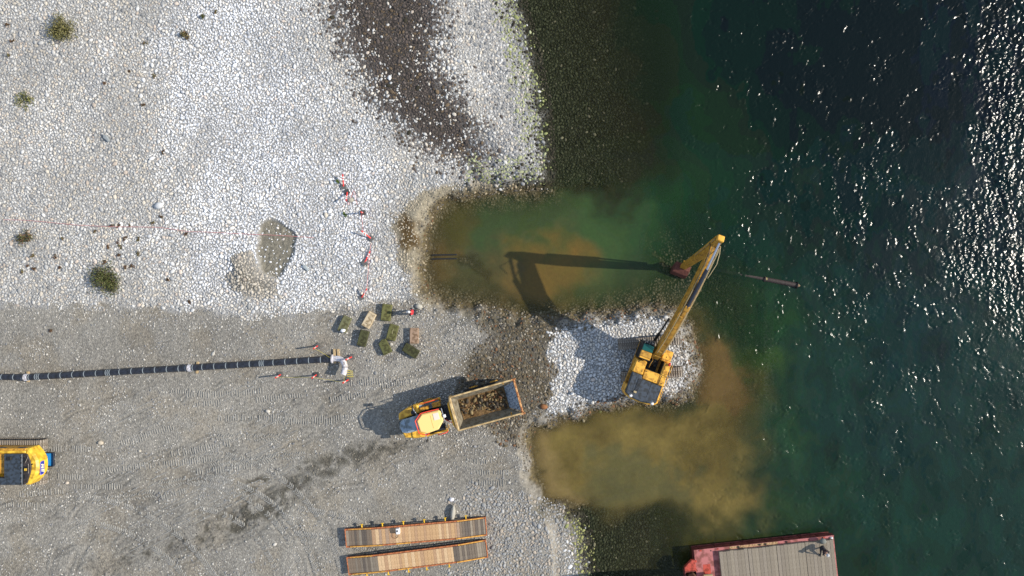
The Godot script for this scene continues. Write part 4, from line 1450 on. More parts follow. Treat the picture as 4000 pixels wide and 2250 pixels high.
func ramp(label: String, west: Vector3, east: Vector3, width: float, grey_to: float, tan_to: float, north: Array, south: Array) -> Node3D:
	var flat := Vector3(east.x - west.x, 0, east.z - west.z)
	var length := flat.length()
	var t := thing("loading_ramp", label, "ramp", Vector3(west.x, 0.0, west.z), atan2(-flat.z, flat.x))
	var rust := grimy("rusty_rail_steel", srgb(186, 112, 68), 0.75, tex_grime, Vector3.ONE * 0.7)
	var deep := grimy("dark_rust_beam", srgb(70, 42, 34), 0.85, tex_grime, Vector3.ONE * 0.7)
	var gold := grimy("worn_yellow_edge", srgb(226, 170, 76), 0.6, tex_grime, Vector3.ONE * 0.9)
	var bright := solid("yellow_bracket", srgb(226, 182, 34), 0.5)
	for s in [-1.0, 1.0]:
		var web := MB.new()
		var cap := MB.new()
		for k in 12:
			var a := Vector3(length * k / 12.0, ramp_h(k / 12.0), s * (width * 0.5 - 0.04))
			var b := Vector3(length * (k + 1) / 12.0, ramp_h((k + 1) / 12.0), s * (width * 0.5 - 0.04))
			var m := (a + b) * 0.5
			var rot := Basis(Vector3.BACK, atan2(b.y - a.y, b.x - a.x))
			web.box(m - Vector3(0, 0.22, 0), Vector3((b - a).length() + 0.01, 0.3, 0.05), 0.008, rot)
			cap.box(m + Vector3(0, -0.03, 0), Vector3((b - a).length() + 0.012, 0.06, 0.13), 0.012, rot)
		part("side_beam", web, deep, t)
		part("edge_rail", cap, rust, t)
	for q in [[0.02, -1.0, 0.17], [0.03, 1.0, 0.24], [0.8, -1.0, 0.18], [0.78, 1.0, 0.2], [0.36, 1.0, 0.1]]:
		var tt: float = q[0] + q[2] * 0.5
		var rot := Basis(Vector3.BACK, atan2(ramp_h(q[0] + q[2]) - ramp_h(q[0]), length * q[2]))
		boxpart("worn_edge", Vector3(length * tt, ramp_h(tt) + 0.008, q[1] * (width * 0.5 - 0.045)), Vector3(length * q[2], 0.03, 0.09), gold, t, 0.006, rot)
	for x in [0.02, 0.98]:
		boxpart("end_plate", Vector3(length * (0.003 if x < 0.5 else 0.997), ramp_h(x) - 0.1, 0), Vector3(0.07, 0.28, width), rust, t, 0.015)
	for k in 5:
		boxpart("cross_beam", Vector3(length * (0.1 + 0.2 * k), ramp_h(0.1 + 0.2 * k) - 0.22, 0), Vector3(0.12, 0.2, width - 0.2), deep, t, 0.01)
	for x in [0.03, 0.97]:
		boxpart("bearer", Vector3(length * x, 0.09, 0), Vector3(0.25, 0.2, width - 0.1), deep, t, 0.02)
	var tans := []
	for q in [[230, 192, 146], [218, 178, 132], [238, 204, 160], [206, 168, 130], [222, 182, 134], [190, 162, 136]]:
		tans.append(grimy("fresh_plank_%d" % q[0], srgb(q[0], q[1], q[2]), 0.75, tex_wood, Vector3(3.5, 1.0, 0.6)))
	var greys := []
	for q in [[152, 140, 124], [130, 118, 104], [168, 156, 138], [118, 108, 98], [146, 130, 112]]:
		greys.append(grimy("weathered_plank_%d" % q[0], srgb(q[0], q[1], q[2]), 0.85, tex_wood, Vector3(4.5, 1.0, 0.5)))
	var x := 0.07
	var pm := {}
	while x < length - 0.12:
		var tt := x / length
		var old := tt < grey_to or tt > tan_to
		var wd: float = [0.2, 0.24][rng.randi() % 2] if old else [0.3, 0.24, 0.2][rng.randi() % 3]
		wd = minf(wd, length - 0.08 - x)
		if wd < 0.1:
			break
		var mid := (x + wd * 0.5) / length
		if not pm.has(wd):
			var m := MB.new()
			m.box(Vector3.ZERO, Vector3(wd - 0.012, 0.07, width - 0.26), 0.008)
			pm[wd] = m.mesh()
		var o := put("plank", pm[wd], (greys if old else tans)[rng.randi() % (5 if old else 6)], t)
		var sl := (ramp_h(mid + 0.005) - ramp_h(mid - 0.005)) / (0.01 * length)
		o.transform = Transform3D(Basis(Vector3.BACK, atan(sl)), Vector3(x + wd * 0.5, ramp_h(mid) - 0.03 + rng.randf_range(-0.006, 0.006), 0))
		x += wd
	for side in 2:
		for tt in [north, south][side]:
			var s := -1.0 if side == 0 else 1.0
			var m := MB.new()
			m.box(Vector3(0, 0, s * 0.14), Vector3(0.08, 0.12, 0.36), 0.015)
			m.box(Vector3(0.02, 0.04, s * 0.3), Vector3(0.22, 0.08, 0.06), 0.012)
			m.box(Vector3(0, 0.1, s * 0.18), Vector3(0.05, 0.14, 0.1), 0.012)
			var o := part("bracket", m, bright, t)
			o.position = Vector3(length * tt, ramp_h(tt) - 0.16, s * width * 0.5)
	return t

func ramps() -> void:
	var r1 := ramp("timber-decked loading ramp with yellow brackets along its far side, upper of two", Vector3(-14.06, 0, 21.12), Vector3(-2.16, 0, 20.1), 1.54, 0.19, 0.8, [0.124, 0.272, 0.42, 0.567, 0.715, 0.861], [])
	ramp("timber-decked loading ramp with grey planks at both ends, lower of two", Vector3(-13.88, 0, 23.47), Vector3(-2.11, 0, 21.99), 1.5, 0.22, 0.755, [], [0.13, 0.285, 0.43, 0.56, 0.72])
	var w := thing("junction_box", "white box with a looped cable on the upper timber ramp", "box", r1.transform * Vector3(4.58, ramp_h(0.38) + 0.0, -0.42), r1.rotation.y)
	boxpart("case", Vector3(0, 0.2, 0), Vector3(0.3, 0.38, 0.46), mats["white_plastic"], w, 0.03)
	boxpart("lid_handle", Vector3(-0.03, 0.41, -0.05), Vector3(0.1, 0.05, 0.14), mats["black_steel"], w, 0.015)
	var lp := []
	for k in 22:
		var a := TAU * k / 19.0
		lp.append(Vector3(-0.3 + cos(a) * 0.24, 0.03 + 0.004 * k, 0.42 + sin(a) * 0.24))
	tubepart("cable", lp, 0.014, solid("brown_cable", srgb(120, 80, 48), 0.6), w, 6)

# ---------------------------------------------------------------- barge
func barge() -> void:
	var red := grimy("faded_red_deck", srgb(178, 108, 106), 0.65, tex_grime, Vector3.ONE * 0.25)
	var hull := grimy("dark_red_hull", srgb(128, 60, 54), 0.6, tex_grime, Vector3.ONE * 0.4)
	var bright := grimy("orange_red_paint", srgb(188, 78, 62), 0.5, tex_grime, Vector3.ONE * 0.5)
	var black: Material = mats["black_steel"]
	var t := thing("barge", "red steel barge with a grey timber deck moored at the bottom of the river", "barge", Vector3(15.43, 0, 22.26), deg_to_rad(6.05))
	boxpart("hull", Vector3(5.97, -0.95, 3.6), Vector3(11.9, 1.8, 7.0), hull, t, 0.06)
	var dk := MB.new()
	dk.box(Vector3(5.97, -0.02, 3.55), Vector3(11.94, 0.06, 7.1), 0.015)
	part("steel_deck", dk, red, t)
	for k in 8:
		boxpart("hull_rib", Vector3(0.55 + k * 1.46, -0.6, 0.06), Vector3(0.09, 1.0, 0.08), hull, t, 0.01)
	for k in 9:
		boxpart("hull_plate", Vector3(1.28 + (k - 1) * 1.46 if k > 0 else 0.24, -0.52, 0.085), Vector3(1.2 if k > 0 else 0.4, 0.62, 0.02), hull, t, 0.006)
	boxpart("rubbing_strip", Vector3(5.97, -0.97, 0.06), Vector3(11.9, 0.12, 0.1), hull, t, 0.02)
	boxpart("worn_strip", Vector3(5.1, 0.018, 0.12), Vector3(4.1, 0.014, 0.2), grimy("sandy_worn_paint", srgb(186, 152, 112), 0.7, tex_grime, Vector3.ONE), t, 0.004)
	boxpart("deck_stain", Vector3(0.95, 0.014, 1.75), Vector3(0.62, 0.006, 0.9), bright, t, 0.002)
	for x in [3.8, 5.6, 6.1, 7.9]:
		boxpart("cleat", Vector3(x, 0.06, 0.12), Vector3(0.22, 0.08, 0.06), black, t, 0.015)
		boxpart("cleat_post", Vector3(x, 0.04, 0.12), Vector3(0.06, 0.1, 0.16), black, t, 0.015)
	for x in [0.55, 2.0, 11.1]:
		boxpart("padeye", Vector3(x, 0.04, 0.1), Vector3(0.2, 0.06, 0.1), bright, t, 0.02)
	boxpart("padeye", Vector3(0.08, 0.04, 0.95), Vector3(0.12, 0.06, 0.2), bright, t, 0.02)
	tubepart("filler_cap", [Vector3(1.45, 0.01, 0.2), Vector3(1.45, 0.03, 0.2)], 0.05, black, t, 12)
	boxpart("side_strip", Vector3(11.86, 0.02, 4.2), Vector3(0.16, 0.04, 2.9), red, t, 0.01)
	var dl := MB.new()
	dl.tube([Vector3(11.72, 0.0, 0.2), Vector3(11.72, 0.08, 0.2), Vector3(11.72, 0.12, 0.2)], [0.13, 0.13, 0.08], 18)
	part("deck_light", dl, mats["white_plastic"], t)
	# timber mats
	var greys := []
	for q in [[160, 150, 133], [155, 145, 129], [165, 155, 138], [152, 142, 127], [162, 152, 137]]:
		greys.append(grimy("deck_timber_%d" % q[0], srgb(q[0], q[1], q[2]), 0.85, tex_wood, Vector3(5.0, 1.0, 0.45)))
	var pm := MB.new()
	pm.box(Vector3.ZERO, Vector3(0.297, 0.3, 6.3), 0.015)
	var mesh := pm.mesh()
	for k in 32:
		var o := put("plank", mesh, greys[rng.randi() % 5], t)
		o.position = Vector3(2.2 + k * 0.3 + (k / 8) * 0.03, 0.165 + rng.randf_range(-0.008, 0.008), 3.4 + rng.randf_range(-0.04, 0.04))
	# spud pile in its keeper at the corner
	var kp := MB.new()
	kp.prism(PackedVector2Array([Vector2(-0.05, 0.75), Vector2(-0.35, 0.7), Vector2(-1.0, 1.25), Vector2(-1.0, 1.6), Vector2(-0.2, 1.6), Vector2(0.0, 1.75)]), 0.05, 0.32, 0.03)
	part("pile_keeper", kp, bright, t)
	boxpart("keeper_wall", Vector3(-0.45, -0.1, 1.68), Vector3(1.1, 0.7, 0.1), hull, t, 0.02)
	boxpart("keeper_side", Vector3(-0.95, -0.1, 1.95), Vector3(0.1, 0.6, 0.7), hull, t, 0.02)
	for z in [0.0]:
		for x in [0.62, 1.12]:
			tubepart("winch_rail", [Vector3(x, 0.1, 2.2), Vector3(x, 0.55, 2.2), Vector3(x, 0.6, 3.4)], 0.08, grimy("cream_paint", srgb(222, 190, 130), 0.6, tex_grime, Vector3.ONE), t, 8)
	tubepart("winch_drum", [Vector3(0.5, 0.45, 2.12), Vector3(1.24, 0.45, 2.12)], 0.16, mats["hydraulic_hose"], t, 14)
	boxpart("winch_bed", Vector3(0.87, 0.08, 2.8), Vector3(0.3, 0.12, 1.1), black, t, 0.02)
	var pos := t.transform * Vector3(-0.42, 0, 2.2)
	var pl := MB.new()
	pl.tube([Vector3(0, -3.6, 0), Vector3(0, 10.2, 0)], 0.36, 20)
	var pile := thing("spud_pile", "tall brown steel mooring pile standing at the barge's upstream corner", "pile", Vector3(pos.x, 0, pos.z))
	part("pile_shaft", pl, grimy("brown_steel", srgb(112, 88, 64), 0.75, tex_grime, Vector3.ONE * 0.4), pile)
	tubepart("pile_cap", [Vector3(0, 10.2, 0), Vector3(0, 10.3, 0)], 0.42, black, pile, 20)

# ---------------------------------------------------------------- people: one skin drawn round a posed skeleton
# bones: [from, to, radius, radius, colour]
func skin(bones: Array, cell: float, blend: float) -> MB:
	var lo := Vector3.ONE * 1e9
	var hi := -lo
	for b in bones:
		for k in 2:
			var r: Vector3 = Vector3.ONE * (float(b[2 + k]) + cell * 2.0)
			lo = lo.min(b[k] - r)
			hi = hi.max(b[k] + r)
	var nx := int((hi.x - lo.x) / cell) + 2
	var ny := int((hi.y - lo.y) / cell) + 2
	var nz := int((hi.z - lo.z) / cell) + 2
	var f := PackedFloat32Array()
	f.resize(nx * ny * nz)
	f.fill(1.0)
	var hue := PackedInt32Array()
	hue.resize(nx * ny * nz)
	var nearest := PackedFloat32Array()
	nearest.resize(nx * ny * nz)
	nearest.fill(1e9)
	for bi in bones.size():
		var b: Array = bones[bi]
		var a: Vector3 = b[0]
		var d: Vector3 = b[1] - b[0]
		var dd := maxf(d.length_squared(), 1e-9)
		var rm: float = maxf(b[2], b[3]) + cell * 2.0 + blend
		var p0: Vector3 = (a.min(b[1]) - Vector3.ONE * rm - lo) / cell
		var p1: Vector3 = (a.max(b[1]) + Vector3.ONE * rm - lo) / cell
		for i in range(maxi(0, int(p0.x)), mini(nx, int(p1.x) + 1)):
			for j in range(maxi(0, int(p0.y)), mini(ny, int(p1.y) + 1)):
				for k in range(maxi(0, int(p0.z)), mini(nz, int(p1.z) + 1)):
					var q := lo + Vector3(i, j, k) * cell
					var t := clampf((q - a).dot(d) / dd, 0.0, 1.0)
					var e: float = (q - a - d * t).length() - lerpf(b[2], b[3], t)
					var n := (i * ny + j) * nz + k
					if e < nearest[n]:
						nearest[n] = e
						hue[n] = bi
					var g := f[n]
					var h := maxf(blend - absf(g - e), 0.0) / blend
					f[n] = minf(g, e) - h * h * blend * 0.25
	var m := MB.new()
	var vert := {}
	var norm := {}
	for i in nx - 1:
		for j in ny - 1:
			for k in nz - 1:
				var n0 := (i * ny + j) * nz + k
				var acc := Vector3.ZERO
				var cnt := 0
				for e in [[0, 0, 0, 1, 0, 0], [0, 0, 0, 0, 1, 0], [0, 0, 0, 0, 0, 1], [1, 0, 0, 1, 1, 0], [1, 0, 0, 1, 0, 1], [0, 1, 0, 1, 1, 0], [0, 1, 0, 0, 1, 1], [0, 0, 1, 1, 0, 1], [0, 0, 1, 0, 1, 1], [1, 1, 0, 1, 1, 1], [1, 0, 1, 1, 1, 1], [0, 1, 1, 1, 1, 1]]:
					var a := f[n0 + (e[0] * ny + e[1]) * nz + e[2]]
					var b := f[n0 + (e[3] * ny + e[4]) * nz + e[5]]
					if (a < 0.0) != (b < 0.0):
						var t := a / (a - b)
						acc += Vector3(lerpf(e[0], e[3], t), lerpf(e[1], e[4], t), lerpf(e[2], e[5], t))
						cnt += 1
				if cnt:
					vert[n0] = lo + (Vector3(i, j, k) + acc / cnt) * cell
					norm[n0] = Vector3(f[n0 + ny * nz] - f[n0], f[n0 + nz] - f[n0], f[n0 + 1] - f[n0]).normalized()
	var sx := ny * nz
	for n0 in vert:
		for ax in 3:
			var step: int = [sx, nz, 1][ax]
			var u: int = [nz, 1, sx][ax]
			var w: int = [1, sx, nz][ax]
			if not (vert.has(n0 - u) and vert.has(n0 - w) and vert.has(n0 - u - w)):
				continue
			if (f[n0] < 0.0) == (f[n0 + step] < 0.0):
				continue
			m.col = bones[hue[n0]][4]
			var q := [n0, n0 - u, n0 - u - w, n0 - w]
			var out: Vector3 = norm[n0]
			for tr in [[0, 1, 2], [0, 2, 3]]:
				var a: int = q[tr[0]]
				var b: int = q[tr[1]]
				var d: int = q[tr[2]]
				if (vert[b] - vert[a]).cross(vert[d] - vert[a]).dot(out) < 0.0:
					m.trin(vert[a], vert[d], vert[b], norm[a], norm[d], norm[b])
				else:
					m.trin(vert[a], vert[b], vert[d], norm[a], norm[b], norm[d])
	return m

func hand(m: MB, wrist: Vector3, along: Vector3, side: Vector3, color: Color, thumb: float) -> void:
	m.col = color
	var palm := wrist + along * 0.085
	m.tube([wrist, wrist + along * 0.03, palm], [0.024, 0.032, 0.034], 8)
	var down := along.cross(side).normalized() * 0.3
	for k in 4:
		var s := (k - 1.5) * 0.019
		var ln: float = [0.068, 0.078, 0.073, 0.056][k]
		var a := palm + side * s - along * 0.012
		m.tube([a, a + along * ln * 0.5, a + (along + down).normalized() * ln], [0.0095, 0.009, 0.007], 6)
	var b := wrist + along * 0.03 + side * thumb * 0.026
	m.tube([b, b + (along * 0.6 + side * thumb).normalized() * 0.035, b + (along + side * thumb * 0.5).normalized() * 0.07], [0.012, 0.011, 0.008], 6)

func person(label: String, at_: Vector3, turn: float, crouch: bool, coat: Color, legs: Color, vest: Color) -> void:
	var t := thing("person", label, "person", at_, turn)
	var flesh := lin(196, 150, 124)
	var boot := lin(48, 40, 34)
	var hip := Vector3(0, 0.86, 0)
	var chest := Vector3(0.2, 1.2, 0)
	var head := Vector3(0.42, 1.4, 0)
	var knees := [Vector3(0.08, 0.47, -0.13), Vector3(0.1, 0.47, 0.14)]
	var feet := [Vector3(0.0, 0.07, -0.14), Vector3(-0.04, 0.07, 0.16)]
	var elbows := [Vector3(0.36, 0.98, -0.3), Vector3(0.34, 0.98, 0.3)]
	var wrists := [Vector3(0.5, 0.78, -0.2), Vector3(0.5, 0.8, 0.22)]
	if crouch:
		hip = Vector3(-0.12, 0.42, 0)
		chest = Vector3(0.12, 0.78, 0.02)
		head = Vector3(0.3, 0.98, 0.02)
		knees = [Vector3(0.28, 0.5, -0.16), Vector3(0.2, 0.36, 0.26)]
		feet = [Vector3(0.14, 0.07, -0.16), Vector3(0.52, 0.07, 0.36)]
		elbows = [Vector3(0.36, 0.66, -0.28), Vector3(0.36, 0.62, 0.26)]
		wrists = [Vector3(0.58, 0.5, -0.16), Vector3(0.56, 0.46, 0.12)]
	var up := (chest - hip).normalized()
	var b := []
	b.append([hip - Vector3(0, 0, 0.09), hip + Vector3(0, 0, 0.09), 0.12, 0.12, legs])
	b.append([hip, hip.lerp(chest, 0.55), 0.135, 0.145, coat])
	b.append([chest - Vector3(0, 0, 0.1), chest + Vector3(0, 0, 0.1), 0.125, 0.125, vest])
	b.append([chest + up * 0.07 - Vector3(0, 0, 0.17), chest + up * 0.07 + Vector3(0, 0, 0.17), 0.075, 0.075, vest])
	b.append([chest + up * 0.1, head, 0.06, 0.058, flesh])
	b.append([head, head + Vector3(0.03, 0.06, 0), 0.085, 0.088, flesh])
	b.append([head + Vector3(0.09, -0.005, 0), head + Vector3(0.115, -0.02, 0), 0.016, 0.014, flesh])
	for k in 2:
		var s := -1.0 if k == 0 else 1.0
		b.append([head + Vector3(0.0, 0.02, s * 0.085), head + Vector3(-0.01, 0.0, s * 0.09), 0.02, 0.016, flesh])
		var sh: Vector3 = chest + up * 0.07 + Vector3(0, 0, s * 0.2)
		b.append([sh, elbows[k], 0.062, 0.05, coat])
		b.append([elbows[k], wrists[k], 0.048, 0.034, coat])
		b.append([hip + Vector3(0, -0.02, s * 0.1), knees[k], 0.098, 0.068, legs])
		b.append([knees[k], feet[k] + Vector3(0, 0.05, 0), 0.066, 0.048, legs])
		b.append([feet[k] + Vector3(-0.04, -0.02, 0), feet[k] + Vector3(0.16, -0.025, s * 0.02), 0.048, 0.042, boot])
	var m := skin(b, 0.026, 0.05)
	for k in 2:
		var al: Vector3 = (wrists[k] - elbows[k]).normalized()
		hand(m, wrists[k], al, al.cross(Vector3.UP).normalized(), flesh, 1.0 if k == 0 else -1.0)
	for s in [-0.03, 0.03]:
		m.col = lin(30, 24, 20)
		m.ball(head + Vector3(0.088, 0.03, s), Vector3(0.008, 0.01, 0.012), 4, 6)
	m.col = lin(150, 90, 84)
	m.ball(head + Vector3(0.09, -0.045, 0), Vector3(0.008, 0.007, 0.024), 4, 6)
	var cloth := solid("skin_and_cloth", Color.WHITE, 0.85)
	cloth.vertex_color_use_as_albedo = true
	part("body", m, cloth, t)
	var hm := MB.new()
	hm.xf = Transform3D(Basis(Vector3.BACK, -0.15), head + Vector3(0.02, 0.075, 0))
	var ring := []
	hm.tube([Vector3(0, 0, 0), Vector3(0, 0.02, 0), Vector3(0, 0.07, 0), Vector3(0, 0.11, 0), Vector3(0, 0.135, 0)], [0.125, 0.122, 0.115, 0.085, 0.02], 18)
	hm.box(Vector3(0.13, 0.008, 0), Vector3(0.09, 0.015, 0.17), 0.007)
	part("hard_hat", hm, solid("white_helmet", srgb(240, 240, 240), 0.35), t)

# ---------------------------------------------------------------- plants
func shrub(called: String, label: String, spot: Vector2, radius: float, height: float, leaves: int, tones: Array, group := "", upright := 0.5) -> void:
	var g := ground_y(spot.x, spot.y)
	var t := thing(called, label, "shrub" if radius > 0.35 else "weed", Vector3(spot.x, g, spot.y), 0.0, group)
	var st := MB.new()
	var lf := MB.new()
	var clumps := []
	var n := maxi(3, int(leaves / 45.0))
	for k in n:
		var a := rng.randf() * TAU
		var r := sqrt(rng.randf()) * radius * (0.95 if rng.randf() < 0.3 else 0.7)
		var top := Vector3(cos(a) * r, height * rng.randf_range(0.35, 1.0) * (1.0 - 0.55 * r / radius), sin(a) * r)
		clumps.append(top)
		st.tube([Vector3(cos(a) * r * 0.15, 0, sin(a) * r * 0.15), top * Vector3(0.5, 0.6, 0.5), top], [0.014, 0.01, 0.005], 5)
	for k in leaves:
		var c: Vector3 = clumps[rng.randi() % n]
		var p := c * (rng.randf_range(0.55, 1.05) if rng.randf() < 0.85 else rng.randf_range(1.0, 1.35)) + Vector3(rng.randfn(), rng.randfn() * 0.5, rng.randfn()) * radius * 0.16
		p.y = maxf(p.y, 0.03)
		var dir := Vector3(rng.randfn(), upright + rng.randf() * 0.4, rng.randfn()).normalized()
		var sd := dir.cross(Vector3(rng.randfn(), rng.randfn(), rng.randfn())).normalized()
		var l := rng.randf_range(0.07, 0.16) * (1.0 if radius > 0.35 else 0.75)
		var w := l * 0.32
		lf.col = vary(tones[rng.randi() % tones.size()], 0.3)
		lf.tri(p - sd * w, p + dir * l * 0.4 + sd * w, p + dir * l)
		lf.tri(p - sd * w, p + sd * w * 0.6, p + dir * l * 0.4 + sd * w)
	part("stems", st, solid("twig", srgb(86, 70, 48), 0.9), t)
	var lm := solid("leaf", Color.WHITE, 0.7)
	lm.vertex_color_use_as_albedo = true
	lm.backlight_enabled = true
	lm.backlight = Color(0.25, 0.25, 0.1)
	part("foliage", lf, lm, t)

func plants() -> void:
	var olive := [Color(0.16, 0.15, 0.045), Color(0.22, 0.2, 0.075), Color(0.11, 0.105, 0.03), Color(0.27, 0.245, 0.12)]
	var green := [Color(0.085, 0.105, 0.025), Color(0.13, 0.14, 0.045), Color(0.06, 0.075, 0.02), Color(0.16, 0.13, 0.06)]
	var lime := [Color(0.16, 0.17, 0.035), Color(0.22, 0.21, 0.08), Color(0.12, 0.13, 0.03)]
	var brown := [Color(0.13, 0.06, 0.03), Color(0.1, 0.075, 0.03), Color(0.16, 0.09, 0.05)]
	shrub("shrub", "bushy olive-green shrub on the cobbles, the topmost large one", D(163, 76), 1.35, 0.8, 2300, olive, "", 0.6)
	shrub("shrub", "dense dark green shrub on the cobbles just above the yard", D(270, 702), 1.4, 0.9, 2600, green, "", 0.6)
	shrub("shrub", "thin yellow-green shrub between pebbles near the photo's left edge", D(64, 256), 0.95, 0.35, 420, lime)
	shrub("shrub", "brown and green straggly shrub just below the red line", D(64, 596), 0.85, 0.45, 520, green + brown)
	shrub("shrub", "small half-dry shrub beside reddish twigs left of the weed band", D(469, 92), 0.5, 0.45, 420, olive + brown)
	shrub("weed", "small dark green weed near the top of the bar", D(511, 47), 0.3, 0.3, 160, green)
	shrub("weed", "bright green weed beside the topmost fallen red post", D(849, 456), 0.28, 0.22, 130, [Color(0.1, 0.16, 0.02), Color(0.14, 0.2, 0.04)])
	shrub("weed", "bright green weed left of the upright red post", D(868, 540), 0.26, 0.2, 110, [Color(0.1, 0.16, 0.02), Color(0.14, 0.2, 0.04)])
	var spots := [[390, 191], [263, 211], [326, 178], [366, 111], [424, 702], [475, 762], [84, 642], [70, 668], [88, 676], [54, 683], [140, 644], [155, 672], [240, 582], [281, 570], [300, 569], [328, 566], [300, 608], [316, 601], [348, 600], [276, 626], [303, 640], [306, 620], [268, 660], [470, 590], [385, 562], [404, 548], [412, 383], [24, 140], [32, 105], [20, 60], [352, 640], [335, 668], [318, 672], [160, 600], [362, 265], [130, 830], [545, 30]]
	for k in spots.size():
		var p := D(spots[k][0], spots[k][1])
		var sx: int = spots[k][0]
		var sy: int = spots[k][1]
		var say := "lone reddish-brown weed tuft far from other plants on the pale cobbles"
		var grp := "lone weed tufts on the bar"
		if sx < 165 and sy > 590:
			say = "reddish-brown weed tuft in the scatter by the left edge, below the straggly shrub"
			grp = "weed tufts by the left edge"
		elif sx > 230 and sx < 360 and sy > 590:
			say = "reddish-brown weed tuft between the red cord and the dark green shrub"
			grp = "weed tufts above the dark shrub"
		elif sx > 230 and sx < 480 and sy > 540 and sy < 595:
			say = "brown weed tuft growing right beside the faded red cord"
			grp = "weed tufts along the red cord"
		elif sx < 40:
			say = "brown weed tuft at the photo's upper left corner, left of the olive shrub"
			grp = "weed tufts in the corner"
		shrub("weed", say, p, rng.randf_range(0.16, 0.3), 0.16, 90, brown if k % 3 else brown + olive, grp)

# ---------------------------------------------------------------- pipe, blocks, posts and the rest
func pipeline() -> void:
	var black := grimy("black_pipe", srgb(44, 48, 58), 0.4, tex_grime, Vector3.ONE * 0.5)
	var band := solid("pale_band", srgb(150, 158, 160), 0.6)
	var white := grimy("white_flange", srgb(214, 212, 218), 0.5, tex_grime, Vector3.ONE * 0.8)
	var t := thing("pipeline", "long black pipe with pale rings crossing the yard to a white elbow", "pipe")
	var r := 0.27
	var stops := [[-260, 1466], [0, 1472], [104, 1474], [743, 1437], [1297, 1402.5]]
	var line := []
	for s in stops:
		var p := P(s[0], s[1], r)
		p.y = ground_y(p.x, p.z) + r + 0.05
		line.append(p)
	for k in 3:
		if k == 0:
			tubepart("pipe_length", [line[0], line[1], line[2]], r, black, t, 24)
		else:
			tubepart("pipe_length", [line[k + 1], line[k + 2]], r, black, t, 24)
	var px := 12.0
	while px < 1290.0:
		var i := 1
		while i < 3 and px > stops[i + 1][0]:
			i += 1
		var f: float = (px - stops[i][0]) / (stops[i + 1][0] - stops[i][0])
		var c: Vector3 = line[i].lerp(line[i + 1], f)
		var d: Vector3 = (line[i + 1] - line[i]).normalized()
		var offs := [0.0]
		if absf(px - 425.0) < 23.0 or absf(px - 1020.0) < 23.0 or absf(px - 151.0) < 20.0:
			offs = [-0.16, 0.0, 0.16]
		for o in offs:
			tubepart("ring", [c + d * (o - 0.03), c + d * (o + 0.03)], r + 0.005, band, t, 24)
		px += 46.0
	for q in [[104.0, 0], [743.0, 1]]:
		var c: Vector3 = line[2] if q[1] == 0 else line[3]
		var d: Vector3 = (line[3] - line[2]).normalized()
		tubepart("flange", [c - d * 0.16, c - d * 0.1, c + d * 0.1, c + d * 0.16], [r + 0.02, r + 0.035, r + 0.035, r + 0.02], white, t, 24)
		for s in [-0.3, 0.3]:
			tubepart("ring", [c + d * (s - 0.03), c + d * (s + 0.03)], r + 0.006, band, t, 24)
		tubepart("flange_rim", [c - d * 0.24, c - d * 0.19], r + 0.06, solid("flange_dark", srgb(50, 52, 58), 0.5), t, 24)
	var el := []
	var pts := [[1297, 1402, 0.34], [1311, 1400.5, 0.37], [1326, 1401.5, 0.42], [1337, 1408, 0.5], [1344, 1418, 0.58], [1347, 1430, 0.66], [1346.5, 1442, 0.72], [1343, 1456, 0.78], [1340, 1463, 0.8]]
	for q in pts:
		var p := P(q[0], q[1], q[2])
		p.y = ground_y(p.x, p.z) + q[2]
		el.append(p)
	var elbow := tubepart("elbow", el, 0.24, white, t, 20)
	elbow.set_meta("label", "white elbow at the end of the black pipe")
	tubepart("elbow_flange", [el[0] - Vector3(0.05, 0, 0), el[0] + Vector3(0.06, 0, 0)], 0.38, white, t, 20)
	tubepart("elbow_joint", [el[5].lerp(el[6], 0.3), el[5].lerp(el[6], 0.6)], 0.262, solid("joint_grey", srgb(120, 118, 122), 0.6), t, 20)
	# timbers under the pipe
	var wood := grimy("bleached_timber", srgb(206, 182, 140), 0.8, tex_wood, Vector3(3, 1, 0.6))
	var defs := [["pale timber bearer poking out behind the elbow, left of two", P(1306, 1392, 0.1), 1.25], ["pale timber bearer poking out behind the elbow, right of two", P(1322, 1391, 0.1), 1.2], ["short timber bearer under the middle flange of the black pipe", P(770, 1436, 0.1), 1.0], ["short timber bearer under the leftmost flange of the black pipe", P(108, 1472, 0.1), 0.9]]
	for d in defs:
		var p: Vector3 = d[1]
		var w := boxpart("timber_bearer", Vector3.ZERO, Vector3(0.2, 0.14, d[2]), wood, self, 0.015)
		w.transform = Transform3D(Basis(Vector3.UP, rng.randf_range(-0.1, 0.15)), Vector3(p.x, ground_y(p.x, p.z) + 0.08, p.z))
		tag(w, d[0], "timber")

